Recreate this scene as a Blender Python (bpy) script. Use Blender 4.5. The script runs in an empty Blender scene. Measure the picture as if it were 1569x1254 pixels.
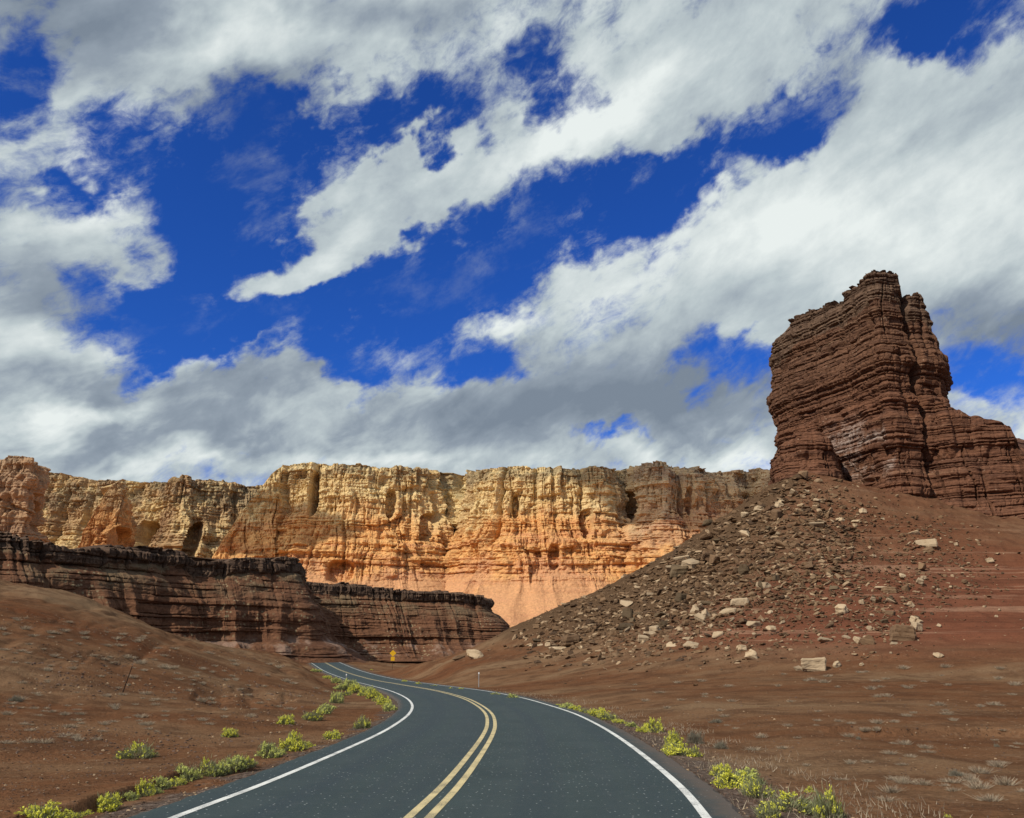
import bpy, bmesh, math, random
import numpy as np
from mathutils import Vector, Matrix

SC = bpy.context.scene
COL = SC.collection
rng = np.random.default_rng(7)
random.seed(7)

# ------------------------------------------------------------------ camera
F, HOR, CX, CY, EYE = 1280.0, 1000.0, 784.5, 627.0, 2.1
PITCH = math.atan((HOR - CY) / F)
cam = bpy.data.objects.new('camera', bpy.data.cameras.new('camera'))
COL.objects.link(cam)
cam.location = (0, 0, EYE)
cam.rotation_euler = (math.pi / 2 + PITCH, 0, 0)
cam.data.sensor_fit = 'HORIZONTAL'
cam.data.sensor_width = 36.0
cam.data.lens = 36.0 * F / 1569.0
cam.data.clip_start = 0.1
cam.data.clip_end = 60000
SC.camera = cam
SC.view_settings.view_transform = 'Standard'
SC.view_settings.look = 'None'
SC.view_settings.exposure = 0.0
SC.view_settings.gamma = 1.0

SUN_DIR = Vector((-0.56, -0.52, 0.645)).normalized()
SUN_EL = math.asin(SUN_DIR.z)
SUN_AZ = math.atan2(SUN_DIR.x, SUN_DIR.y)
sun = bpy.data.objects.new('sun', bpy.data.lights.new('sun', 'SUN'))
COL.objects.link(sun)
sun.data.energy = 4.4
sun.data.angle = math.radians(0.5)
sun.data.color = (1.0, 0.93, 0.82)
sun.rotation_euler = SUN_DIR.to_track_quat('Z', 'Y').to_euler()


def ray(px, py):
    px, py = np.asarray(px, float), np.asarray(py, float)
    a = (px - CX) / F
    b = (CY - py) / F
    dy = math.cos(PITCH) - b * math.sin(PITCH)
    return a / dy, (math.sin(PITCH) + b * math.cos(PITCH)) / dy      # x and z per metre of y


def at(px, py, Y):
    rx, rz = ray(px, py)
    return np.array([rx * Y, Y + 0 * rx, EYE + rz * Y])


# ------------------------------------------------------------------ node helper
class NT:
    def __init__(s, tree):
        s.t = tree
        s.n = tree.nodes
        s.n.clear()

    def add(s, typ, **kw):
        n = s.n.new(typ)
        for k, v in kw.items():
            setattr(n, k, v)
        return n

    def put(s, sock, v):
        if v is None:
            return
        if isinstance(v, bpy.types.NodeSocket):
            s.t.links.new(v, sock)
        elif isinstance(v, (tuple, list)) and len(v) == 3 and sock.type == 'RGBA':
            sock.default_value = (*v, 1)
        else:
            sock.default_value = v

    def math(s, op, a, b=None, c=None, clamp=False):
        n = s.add('ShaderNodeMath', operation=op, use_clamp=clamp)
        for i, v in enumerate((a, b, c)):
            s.put(n.inputs[i], v)
        return n.outputs[0]

    def vmath(s, op, a, b=None):
        n = s.add('ShaderNodeVectorMath', operation=op)
        s.put(n.inputs[0], a)
        if b is not None:
            s.put(n.inputs[3] if op == 'SCALE' else n.inputs[1], b)
        return n.outputs['Value'] if op in ('LENGTH', 'DOT_PRODUCT', 'DISTANCE') else n.outputs[0]

    def noise(s, vec, scale, detail=4, rough=0.55, dist=0.0, color=False, lac=2.0):
        n = s.add('ShaderNodeTexNoise')
        s.put(n.inputs['Vector'], vec)
        n.inputs['Scale'].default_value = scale
        n.inputs['Detail'].default_value = detail
        n.inputs['Roughness'].default_value = rough
        n.inputs['Lacunarity'].default_value = lac
        n.inputs['Distortion'].default_value = dist
        return n.outputs['Color' if color else 'Fac']

    def ramp(s, fac, stops, interp='LINEAR'):
        n = s.add('ShaderNodeValToRGB')
        cr = n.color_ramp
        cr.interpolation = interp
        while len(cr.elements) < len(stops):
            cr.elements.new(0.5)
        for e, (p, c) in zip(cr.elements, stops):
            e.position = p
            e.color = (*c, 1) if len(c) == 3 else c
        s.put(n.inputs[0], fac)
        return n.outputs[0]

    def mix(s, fac, a, b, blend='MIX'):
        n = s.add('ShaderNodeMix', data_type='RGBA', blend_type=blend)
        s.put(n.inputs[0], fac)
        s.put(n.inputs[6], a)
        s.put(n.inputs[7], b)
        return n.outputs[2]

    def step(s, v, lo, hi, a=0.0, b=1.0):
        n = s.add('ShaderNodeMapRange', interpolation_type='SMOOTHSTEP')
        s.put(n.inputs[0], v)
        for i, q in enumerate((lo, hi, a, b)):
            s.put(n.inputs[1 + i], q)
        return n.outputs[0]

    def mapping(s, vec, loc=(0, 0, 0), rot=(0, 0, 0), sc=(1, 1, 1), typ='POINT'):
        n = s.add('ShaderNodeMapping', vector_type=typ)
        s.put(n.inputs[0], vec)
        n.inputs[1].default_value = loc
        n.inputs[2].default_value = rot
        n.inputs[3].default_value = sc
        return n.outputs[0]

    def xyz(s, vec):
        n = s.add('ShaderNodeSeparateXYZ')
        s.put(n.inputs[0], vec)
        return n.outputs

    def comb(s, x, y, z):
        n = s.add('ShaderNodeCombineXYZ')
        for i, v in enumerate((x, y, z)):
            s.put(n.inputs[i], v)
        return n.outputs[0]

    def surface(s, color, rough=0.9, bump=None, bstr=0.4, bdist=0.1, spec=0.2):
        b = s.add('ShaderNodeBsdfPrincipled')
        s.put(b.inputs['Base Color'], color)
        s.put(b.inputs['Roughness'], rough)
        b.inputs['Specular IOR Level'].default_value = spec
        if bump is not None:
            k = s.add('ShaderNodeBump')
            k.inputs['Strength'].default_value = bstr
            k.inputs['Distance'].default_value = bdist
            s.put(k.inputs['Height'], bump)
            s.t.links.new(k.outputs[0], b.inputs['Normal'])
        o = s.add('ShaderNodeOutputMaterial')
        s.t.links.new(b.outputs[0], o.inputs[0])


def material(name):
    m = bpy.data.materials.new(name)
    m.use_nodes = True
    return m, NT(m.node_tree)


# ------------------------------------------------------------------ sky: Nishita air with broken cloud over it
def build_world():
    w = bpy.data.worlds.new('World')
    SC.world = w
    w.use_nodes = True
    N = NT(w.node_tree)
    sky = N.add('ShaderNodeTexSky', sky_type='NISHITA')
    sky.sun_disc = False
    sky.sun_elevation = SUN_EL
    sky.sun_rotation = SUN_AZ % (2 * math.pi)
    sky.altitude = 1200
    sky.air_density = 1.0
    sky.dust_density = 0.3
    sky.ozone_density = 3.0
    d = N.add('ShaderNodeTexCoord').outputs['Generated']
    x, y, z = N.xyz(d)
    az = N.math('ARCTAN2', x, y)
    el = N.math('ARCSINE', z)
    ae = N.comb(az, el, 0.0)

    def azel(px, py):
        rx, rz = ray(px, py)
        return np.array([math.atan2(rx, 1.0), math.atan2(rz, math.hypot(rx, 1.0))])

    # clouds are drawn out along the wind, so the noise runs along a slanted axis
    wind = N.mapping(ae, rot=(0, 0, math.radians(-27)), sc=(1, 1, 1))
    w3 = N.mapping(wind, sc=(1.0, 1.75, 1.0))
    warp = N.noise(w3, 3.2, 5, 0.58, color=True)
    warp = N.vmath('SCALE', N.vmath('SUBTRACT', warp, (0.5, 0.5, 0.5)), 0.26)
    warp2 = N.noise(ae, 13.0, 5, 0.6, color=True)
    warp2 = N.vmath('SCALE', N.vmath('SUBTRACT', warp2, (0.5, 0.5, 0.5)), 0.085)
    q = N.vmath('ADD', ae, N.vmath('ADD', warp, warp2))

    def blobs(items, start, coord):
        acc = start
        for (px, py, rx, ry, rot, amp) in items:
            r = math.radians(rot)
            c0 = azel(px, py)
            e1 = azel(px + rx * math.cos(r) * .5, py - rx * math.sin(r) * .5) - c0
            e2 = azel(px + ry * math.sin(r) * .5, py + ry * math.cos(r) * .5) - c0
            l1, l2 = 2 * np.linalg.norm(e1), 2 * np.linalg.norm(e2)
            m = N.mapping(coord, (c0[0], c0[1], 0), (0, 0, math.atan2(e1[1], e1[0])), (l1, l2, 1), 'TEXTURE')
            g = N.add('ShaderNodeTexGradient', gradient_type='SPHERICAL')
            N.put(g.inputs[0], m)
            acc = N.math('MULTIPLY_ADD', g.outputs['Fac'], amp, acc)
        return acc

    cover = [
        # gaps of blue
        (330, 330, 260, 190, 5, -2.2), (230, 470, 170, 110, 0, -1.6), (570, 215, 150, 70, 10, -1.2),
        (470, 250, 150, 90, 15, -1.2),
        (560, 480, 360, 130, 12, -2.3), (420, 500, 240, 90, 0, -1.2), (820, 340, 300, 105, 27, -2.4),
        (1080, 225, 240, 80, 28, -2.0), (1225, 160, 110, 60, 35, -1.2),
        (1440, 60, 120, 95, -20, -2.0), (1540, 5, 90, 50, 0, -1.4),
        (850, 92, 120, 80, 15, -1.45), (5, 95, 95, 100, 0, -1.9), (660, 180, 90, 45, 25, -.9),
        (1090, 570, 140, 62, 0, -1.8), (940, 672, 100, 26, 5, -1.6), (1530, 600, 130, 60, -5, -1.7),
        (545, 590, 110, 40, 0, -1.2), (735, 555, 80, 45, 0, -1.3), (1160, 545, 60, 40, 0, -.8),
        (130, 260, 70, 30, 10, -.9),
        # cloud over them
        (560, 340, 250, 68, 33, 2.1), (455, 382, 150, 85, 22, 1.7), (415, 392, 95, 80, 0, 1.5), (680, 255, 160, 60, 30, 1.2),
        (130, 345, 170, 80, 8, 1.5), (210, 350, 70, 50, 30, .8),
        (540, 515, 70, 45, 10, 1.7), (415, 552, 40, 18, 0, 1.1), (330, 285, 90, 26, 20, .85),
        (510, 275, 90, 36, 40, 1.0), (250, 500, 140, 40, 20, .9), (600, 195, 70, 40, 20, .9),
        (1130, 220, 60, 40, 10, .7), (900, 320, 70, 30, 30, .7), (1020, 235, 30, 16, 0, .6),
        (1250, 380, 500, 190, 28, 2.4), (1480, 300, 300, 260, 0, 1.2), (750, 500, 120, 50, 12, 1.2), (880, 430, 110, 45, 30, .7),
        (1400, 170, 150, 90, 30, .9), (600, 660, 900, 90, 0, 1.2), (850, 620, 330, 80, 10, .9), (120, 620, 400, 120, 0, 1.0), (60, 480, 160, 120, 0, .7), (1400, 130, 130, 60, 30, .4),
        (350, 60, 460, 170, 0, 1.2), (900, 180, 300, 80, 30, 1.0), (1080, 60, 300, 120, 10, 1.0),
    ]
    cov = blobs(cover, 0.62, q)
    n1 = N.noise(w3, 7.0, 8, 0.62, 0.25)
    cov = N.math('ADD', cov, N.math('MULTIPLY', N.math('SUBTRACT', n1, 0.5), 2.6))
    n2 = N.noise(N.mapping(w3, loc=(3, 1, 0)), 26.0, 8, 0.66, 0.4)
    edge = N.step(N.math('ABSOLUTE', N.math('SUBTRACT', cov, 0.45)), 1.5, 0.3, 0.7, 2.3)
    cov = N.math('ADD', cov, N.math('MULTIPLY', N.math('SUBTRACT', n2, 0.5), edge))
    alpha = N.math('POWER', N.step(cov, -0.45, 1.05), 1.25)
    # thin torn veils drifting across the gaps
    n3 = N.noise(N.mapping(w3, loc=(7, 2, 0)), 10.0, 9, 0.66, 0.15)
    veil = N.math('MULTIPLY', N.step(n3, 0.50, 0.74), N.step(cov, -1.6, 0.2, 0.12, 0.75))
    alpha = N.math('MAXIMUM', alpha, veil)

    # thickness: thick cloud bases look grey from below, thin lit edges white
    shade = [
        (110, 40, 230, 110, 0, -.75), (300, 170, 220, 60, -10, -.4), (600, 40, 200, 60, 0, -.45), (420, 180, 120, 60, 0, -.4),
        (900, 600, 300, 110, 0, -.6), (700, 630, 260, 60, 0, -.4), (1060, 620, 200, 80, 0, -.35),
        (200, 590, 330, 60, -8, -.6), (80, 450, 130, 110, 0, -.5), (480, 600, 160, 60, 0, -.4),
        (350, 680, 260, 50, -8, -.55), (60, 660, 180, 60, 0, -.35),
        (1520, 520, 190, 110, 0, -.8), (1400, 200, 190, 100, 20, -.35), (1290, 130, 130, 70, 30, -.3),
        (1150, 470, 220, 60, 10, -.12), (1130, 600, 120, 60, 0, -.3),
        (1150, 330, 420, 120, 28, .55), (1400, 330, 250, 150, 20, .5), (860, 190, 240, 60, 28, .55), (1000, 90, 240, 90, 15, .35),
        (350, 90, 150, 80, 10, .4), (190, 210, 120, 60, 40, .45), (120, 310, 120, 40, 10, .4), (520, 350, 150, 40, 30, .3),
        (770, 490, 90, 30, 10, .5), (540, 690, 200, 22, 0, .5), (1000, 690, 160, 22, 0, .35), (80, 525, 150, 60, 0, .6), (110, 640, 170, 34, 10, .5), (330, 700, 240, 26, 0, .5), (300, 560, 120, 34, 15, .4), (520, 620, 110, 30, 10, .45), (680, 600, 90, 30, 15, .35),
        (190, 620, 160, 26, 20, .35), (1140, 690, 60, 40, 0, .5), (750, 60, 120, 60, 30, .3),
    ]
    q2 = N.vmath('ADD', ae, N.vmath('SCALE', warp, 0.8))
    sh = blobs(shade, 0.60, q2)
    big = N.noise(w3, 4.5, 7, 0.6, 0.3)
    sh = N.math('ADD', sh, N.math('MULTIPLY', N.math('SUBTRACT', big, 0.5), 0.95))
    off = N.mapping(w3, loc=(0.022, -0.03, 0))
    n1b = N.noise(off, 7.0, 8, 0.62, 0.25)
    sh = N.math('ADD', sh, N.math('MULTIPLY', N.math('SUBTRACT', n1, n1b), 0.6))
    sh = N.math('ADD', sh, N.math('MULTIPLY', N.math('SUBTRACT', n2, 0.5), 0.18))
    puff = N.noise(N.mapping(w3, loc=(1, 5, 0)), 13.0, 7, 0.6, 0.5)
    low = N.step(el, 0.42, 0.22, 0.35, 1.1)
    sh = N.math('ADD', sh, N.math('MULTIPLY', N.math('SUBTRACT', puff, 0.48), low))
    sh = N.math('MULTIPLY_ADD', sh, 0.86, 0.03)
    ccol = N.ramp(sh, [(0.0, (2.5, 3.1, 3.9)), (0.28, (3.6, 4.3, 5.1)), (0.6, (6.4, 7.3, 7.6)), (0.95, (10.2, 10.9, 10.7))])
    n = N.n[-1]
    # air colour: the deep blue of a high desert sky
    air = N.mix(1.0, sky.outputs[0], (0.21, 0.63, 1.58), 'MULTIPLY')
    col = N.mix(alpha, air, ccol)
    bg = N.add('ShaderNodeBackground')
    N.put(bg.inputs[0], col)
    bg.inputs[1].default_value = 0.08
    o = N.add('ShaderNodeOutputWorld')
    N.t.links.new(bg.outputs[0], o.inputs[0])


build_world()

# ------------------------------------------------------------------ numpy noise
_perm = np.random.default_rng(11).permutation(256).astype(np.int32)
_perm = np.concatenate([_perm, _perm])
_val = np.random.default_rng(12).uniform(-1, 1, 256)


def vn(x, y=0.0, z=0.0):
    x, y, z = np.broadcast_arrays(np.asarray(x, float), np.asarray(y, float), np.asarray(z, float))
    xi, yi, zi = np.floor(x).astype(np.int64), np.floor(y).astype(np.int64), np.floor(z).astype(np.int64)
    fx, fy, fz = x - xi, y - yi, z - zi
    fx, fy, fz = [t * t * t * (t * (t * 6 - 15) + 10) for t in (fx, fy, fz)]
    xi, yi, zi = xi & 255, yi & 255, zi & 255

    def h(a, b, c):
        return _val[_perm[_perm[_perm[(xi + a) & 255] + ((yi + b) & 255)] + ((zi + c) & 255)]]
    r = 0
    for a in (0, 1):
        wa = fx if a else 1 - fx
        for b in (0, 1):
            wb = fy if b else 1 - fy
            for c in (0, 1):
                wc = fz if c else 1 - fz
                r = r + wa * wb * wc * h(a, b, c)
    return r


def fbm(x, y=0.0, z=0.0, o=4, g=0.5, ridge=False):
    a, f, r, t = 1.0, 1.0, 0.0, 0.0
    for k in range(o):
        v = vn(x * f + 17.3 * k, y * f + 5.1 * k, z * f + 9.7 * k)
        if ridge:
            v = 1 - 2 * np.abs(v)
        r = r + a * v
        t += a
        a *= g
        f *= 2.03
    return r / t


def smooth(t, a, b):
    t = np.clip((t - a) / (b - a), 0, 1)
    return t * t * (3 - 2 * t)


# ------------------------------------------------------------------ mesh helpers
def link(name, me, parent=None, **props):
    o = bpy.data.objects.new(name, me)
    COL.objects.link(o)
    if parent:
        o.parent = parent
    for k, v in props.items():
        o[k] = v
    return o


def mesh_from(name, V, faces, mat, smooth_shade=False):
    """V (n,3); faces (m,k) array of one polygon size"""
    me = bpy.data.meshes.new(name)
    V = np.ascontiguousarray(V, np.float32)
    faces = np.ascontiguousarray(faces, np.int32)
    m, k = faces.shape
    me.vertices.add(len(V))
    me.vertices.foreach_set('co', V.ravel())
    me.loops.add(m * k)
    me.loops.foreach_set('vertex_index', faces.ravel())
    me.polygons.add(m)
    me.polygons.foreach_set('loop_start', np.arange(0, m * k, k, dtype=np.int32))
    me.polygons.foreach_set('loop_total', np.full(m, k, np.int32))
    me.polygons.foreach_set('use_smooth', np.full(m, smooth_shade))
    if mat:
        me.materials.append(mat)
    me.update(calc_edges=True)
    me.validate()
    return me


def grid_mesh(name, G, mat, closed=False, smooth_shade=False, flip=False):
    R, C = G.shape[:2]
    i = np.arange(R * C).reshape(R, C)
    if closed:
        i = np.concatenate([i, i[:, :1]], 1)
    q = np.stack([i[:-1, :-1], i[:-1, 1:], i[1:, 1:], i[1:, :-1]], -1).reshape(-1, 4)
    if flip:
        q = q[:, ::-1]
    return mesh_from(name, G.reshape(-1, 3), q, mat, smooth_shade)


def set_mask(me, name, vals):
    a = me.attributes.new(name, 'FLOAT', 'POINT')
    a.data.foreach_set('value', np.ascontiguousarray(vals, np.float32).ravel())


def empty(name, loc, rz=0.0, sc=1.0, **props):
    o = bpy.data.objects.new(name, None)
    COL.objects.link(o)
    o.location = loc
    o.rotation_euler = (0, 0, rz)
    o.scale = (sc, sc, sc) if np.isscalar(sc) else sc
    o.empty_display_size = 0.2
    for k, v in props.items():
        o[k] = v
    return o


# ------------------------------------------------------------------ road line
RC = np.array([[-9.5, -30, -2.2], [-3.4, -6, -2.1], [-1.72, 6.5, -2.08],
               [-1.24, 12.07, -2.10], [-1.03, 15.13, -2.14], [-0.83, 20.63, -2.23], [-0.71, 26.73, -2.34], [-0.73, 31.14, -2.41],
               [-1.0, 37.89, -2.51], [-1.8, 46.59, -2.64], [-2.96, 54.41, -2.70], [-5.72, 68.05, -2.86], [-11.74, 94.41, -3.34],
               [-21.99, 134.07, -3.83], [-34.0, 175.06, -3.51], [-56.02, 250.79, -1.98], [-68, 290, -2.6], [-90, 350, -6.5]])
RC[:, 2] += EYE
WL = np.array([3.3, 3.3, 3.26, 3.26, 3.23, 3.25, 3.3, 3.36, 3.4, 3.43, 3.47, 3.48, 3.48, 3.47, 3.47, 3.48, 3.5, 3.5])
WR = np.array([3.8, 3.8, 3.81, 3.81, 3.84, 3.82, 3.77, 3.72, 3.69, 3.65, 3.63, 3.62, 3.62, 3.62, 3.63, 3.63, 3.6, 3.6])


def catmull(P, sub):
    t = np.concatenate([[0], np.cumsum(np.sqrt(np.linalg.norm(np.diff(P[:, :2], axis=0), axis=1)))])
    out = []
    # cubic Hermite with finite-difference tangents on a centripetal parameter
    m = np.gradient(P, t, axis=0)
    for i in range(len(P) - 1):
        h = t[i + 1] - t[i]
        for u in np.linspace(0, 1, sub, endpoint=False):
            out.append((2 * u**3 - 3 * u**2 + 1) * P[i] + (u**3 - 2 * u**2 + u) * h * m[i]
                       + (-2 * u**3 + 3 * u**2) * P[i + 1] + (u**3 - u**2) * h * m[i + 1])
    out.append(P[-1])
    return np.array(out)


RD = catmull(np.c_[RC, WL, WR], 28)
for _k in range(6):
    RD[1:-1] = RD[1:-1] * 0.5 + 0.25 * (RD[:-2] + RD[2:])
RP, RWL, RWR = RD[:, :3], RD[:, 3], RD[:, 4]
_T = np.gradient(RP[:, :2], axis=0)
_T /= np.linalg.norm(_T, axis=1)[:, None]
RN = np.c_[_T[:, 1], -_T[:, 0]]            # towards the right verge


def road_near(x, y):
    """signed lateral offset from the centre line (+ right) and road height"""
    shp = np.shape(x)
    x, y = np.ravel(x), np.ravel(y)
    lat = np.full(x.shape, 1e3)
    rz = np.zeros(x.shape)
    wl = np.full(x.shape, 3.4)
    wr = np.full(x.shape, 3.6)
    sel = np.where((np.abs(x) < 140) & (y > -40) & (y < 380))[0]
    for ch in np.array_split(sel, max(1, len(sel) // 20000)):
        if len(ch) == 0:
            continue
        dx = x[ch][:, None] - RP[None, :, 0]
        dy = y[ch][:, None] - RP[None, :, 1]
        k = np.argmin(dx * dx + dy * dy, 1)
        r = np.arange(len(ch))
        along = dx[r, k] * _T[k, 0] + dy[r, k] * _T[k, 1]
        lat[ch] = dx[r, k] * RN[k, 0] + dy[r, k] * RN[k, 1]
        far = np.abs(along) > 12
        lat[ch[far]] = 1e3
        rz[ch] = RP[k, 2]
        wl[ch], wr[ch] = RWL[k], RWR[k]
    return lat.reshape(shp), rz.reshape(shp), wl.reshape(shp), wr.reshape(shp)


# ------------------------------------------------------------------ terrain height: surveyed points, thin-plate fit
SURV = [  # px, py, distance
    (0, 905, 80), (110, 906, 95), (200, 950, 118), (330, 986, 152), (440, 1004, 215), (-300, 908, 70), (-300, 1000, 40), (-400, 1150, 20),
    (0, 1000, 45), (200, 1050, 44), (350, 1078, 44), (100, 1100, 28), (300, 1118, 29), (0, 1180, 19.5), (60, 1245, 13.3), (100, 960, 62),
    (430, 1060, 60), (380, 1022, 105), (-200, 1240, 12), (520, 1085, 40),
    (1300, 1200, 16), (1569, 1240, 13), (1500, 1150, 22), (1569, 1100, 33), (1200, 1090, 36), (1000, 1070, 46), (1300, 1042, 61), (1569, 1042, 58),
    (1250, 1020, 72), (1569, 1000, 70), (1100, 1005, 83), (900, 1005, 105), (800, 988, 126), (700, 1002, 150), (700, 1030, 110),
    (1900, 1100, 30), (1900, 1000, 62), (1800, 1240, 13),
    (1240, 722, 150), (1180, 750, 159), (1085, 812, 158), (1000, 862, 153), (900, 912, 148), (800, 956, 144),
    (1240, 800, 129), (1240, 870, 113), (1240, 930, 98), (1240, 980, 84), (1100, 880, 122), (1050, 940, 105), (950, 960, 118),
    (1335, 752, 147), (1430, 772, 145), (1500, 800, 139), (1569, 812, 137), (1569, 900, 110), (1430, 850, 122), (1400, 930, 98), (1569, 960, 86),
    (1320, 830, 126), (1900, 850, 120), (1900, 930, 85),
]
_pts = [tuple(at(*s)) for s in SURV]
_pts += [(60, 215, EYE + 18), (20, 205, EYE + 1), (0, 220, EYE - 3), (110, 200, EYE + 22), (150, 150, EYE + 19), (-30, 260, EYE - 3), (-90, 180, EYE + 6), (-60, 260, EYE - 1),
         (-130, 120, EYE + 10), (-20, 300, EYE - 4), (60, 300, EYE - 3), (140, 300, EYE), (-140, 300, EYE), (0, -60, 0), (-80, -40, 1), (80, -40, -1)]
_pts += [tuple(p) for p in RP[::36]]
_pts = np.array(_pts)


def _tps_fit(P, lam=0.02):
    n = len(P)
    S = 100.0
    X = P[:, :2] / S
    r = np.linalg.norm(X[:, None] - X[None], axis=2)
    K = np.where(r > 0, r * r * np.log(r + 1e-12), 0) + lam * np.eye(n) * 0.05
    Q = np.c_[np.ones(n), X]
    A = np.block([[K, Q], [Q.T, np.zeros((3, 3))]])
    sol = np.linalg.solve(A, np.r_[P[:, 2], 0, 0, 0])
    return X, sol[:n], sol[n:], S


_TX, _TW, _TA, _TS = _tps_fit(_pts)


def tps(x, y):
    shp = np.shape(x)
    X = np.c_[np.ravel(x), np.ravel(y)] / _TS
    out = np.empty(len(X))
    for i in range(0, len(X), 40000):
        c = X[i:i + 40000]
        r2 = ((c[:, None] - _TX[None]) ** 2).sum(2)
        out[i:i + 40000] = (0.5 * r2 * np.log(r2 + 1e-12)) @ _TW + _TA[0] + c @ _TA[1:]
    return out.reshape(shp)


APEX = at(1240, 722, 150)


def terrain(x, y):
    x, y = np.asarray(x, float), np.asarray(y, float)
    d = np.hypot(x, y)
    near = tps(np.clip(x, -170, 190), np.clip(y, -60, 330))
    far = -3 + 0.035 * np.clip(y - 320, 0, 1e5) - 0.035 * np.clip(y - 2600, 0, 1e5)
    w = smooth(d, 240, 340)
    z = near * (1 - w) + far * w
    # erosion: gentle swells, gullies and terraces
    z = z + 0.24 * fbm(x / 9, y / 9, 0.3, 5, .55) * smooth(d, 5, 25) + 0.06 * fbm(x / 1.7, y / 1.7, 1.3, 3)
    z = z + 0.9 * fbm(x / 60, y / 60, 2.7, 3) * smooth(d, 60, 160) * (1 - smooth(d, 230, 300))
    left = smooth(-x, 4, 14) * smooth(y, 25, 50)
    z = z - 0.6 * left * np.clip(fbm((x + y * 0.3) / 5.0, (y - x * .4) / 18.0, 4.4, 4, .55, ridge=True) - 0.15, 0, 1)
    right = smooth(x, 12, 25) * smooth(y, 30, 55)
    z = z + 0.16 * right * np.tanh(3 * fbm(x / 40, y / 40, z / 0.55, 2)) \
        + 0.35 * right * smooth(y, 60, 85) * fbm(x / 2.6, y / 2.6, 3.1, 3)
    # rough heap of fallen rock
    hp = (1 - smooth(np.hypot(x - APEX[0], y - APEX[1]), 55, 80)) * smooth(z, 3, 7)
    z = z + hp * (.5 * fbm(x / 5, y / 5, 6.6, 3) + .35 * np.abs(fbm(x / 1.5, y / 1.5, 3.6, 2)))
    # low cut bank between the plain and the verge on the right
    bk = 29.3 + 1.2 * vn(x / 3.0, .7) + .35 * vn(x / .8, 2.7)
    z = z - .26 * smooth(x, 8.5, 11.5) * (1 - smooth(y - bk, -.12, .12)) * smooth(y, 14, 27) * (1 - .6 * smooth(x, 15, 26))
    # road corridor
    lat, rz, wl, wr = road_near(x, y)
    e = np.where(lat < 0, -lat - (wl + 0.62), lat - (wr + 0.5))
    bed = rz - 0.10 - 0.05 * np.clip(e, 0, 3) + 0.03 * vn(x / .4, y / .4)
    bed = bed + (lat < 0) * .2 * smooth(e, .95 + .4 * vn(y / 1.7, .2), 1.12 + .4 * vn(y / 1.7, .2)) * smooth(y, 9, 12) * (1 - smooth(y, 17, 23))
    k = smooth(e, 0.5, 7.0 )
    z = np.where(e < 7.5, bed * (1 - k) + z * k, z)
    z = np.where(e < 0.05, rz - 0.13, z)
    return z


def ground_at(px, py):
    """where the line of sight through a point of the photo meets the ground"""
    px, py = np.atleast_1d(np.asarray(px, float)), np.atleast_1d(np.asarray(py, float))
    rx, rz = ray(px, py)
    Ys = np.geomspace(7, 330, 120)
    below = terrain(rx[:, None] * Ys, Ys[None] + 0 * rx[:, None]) > EYE + rz[:, None] * Ys
    hit = below.any(1)
    k = np.where(hit, np.argmax(below, 1), len(Ys) - 1)
    a, b = Ys[np.maximum(k - 1, 0)], Ys[k]
    for _ in range(14):
        m = (a + b) / 2
        u = terrain(rx * m, m) > EYE + rz * m
        b = np.where(u, m, b)
        a = np.where(u, a, m)
    return np.c_[rx * b, b, terrain(rx * b, b)], hit


# ------------------------------------------------------------------ materials
def geo(N):
    return N.add('ShaderNodeNewGeometry').outputs['Position']


def attr(N, name):
    return N.add('ShaderNodeAttribute', attribute_name=name).outputs['Fac']


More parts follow.
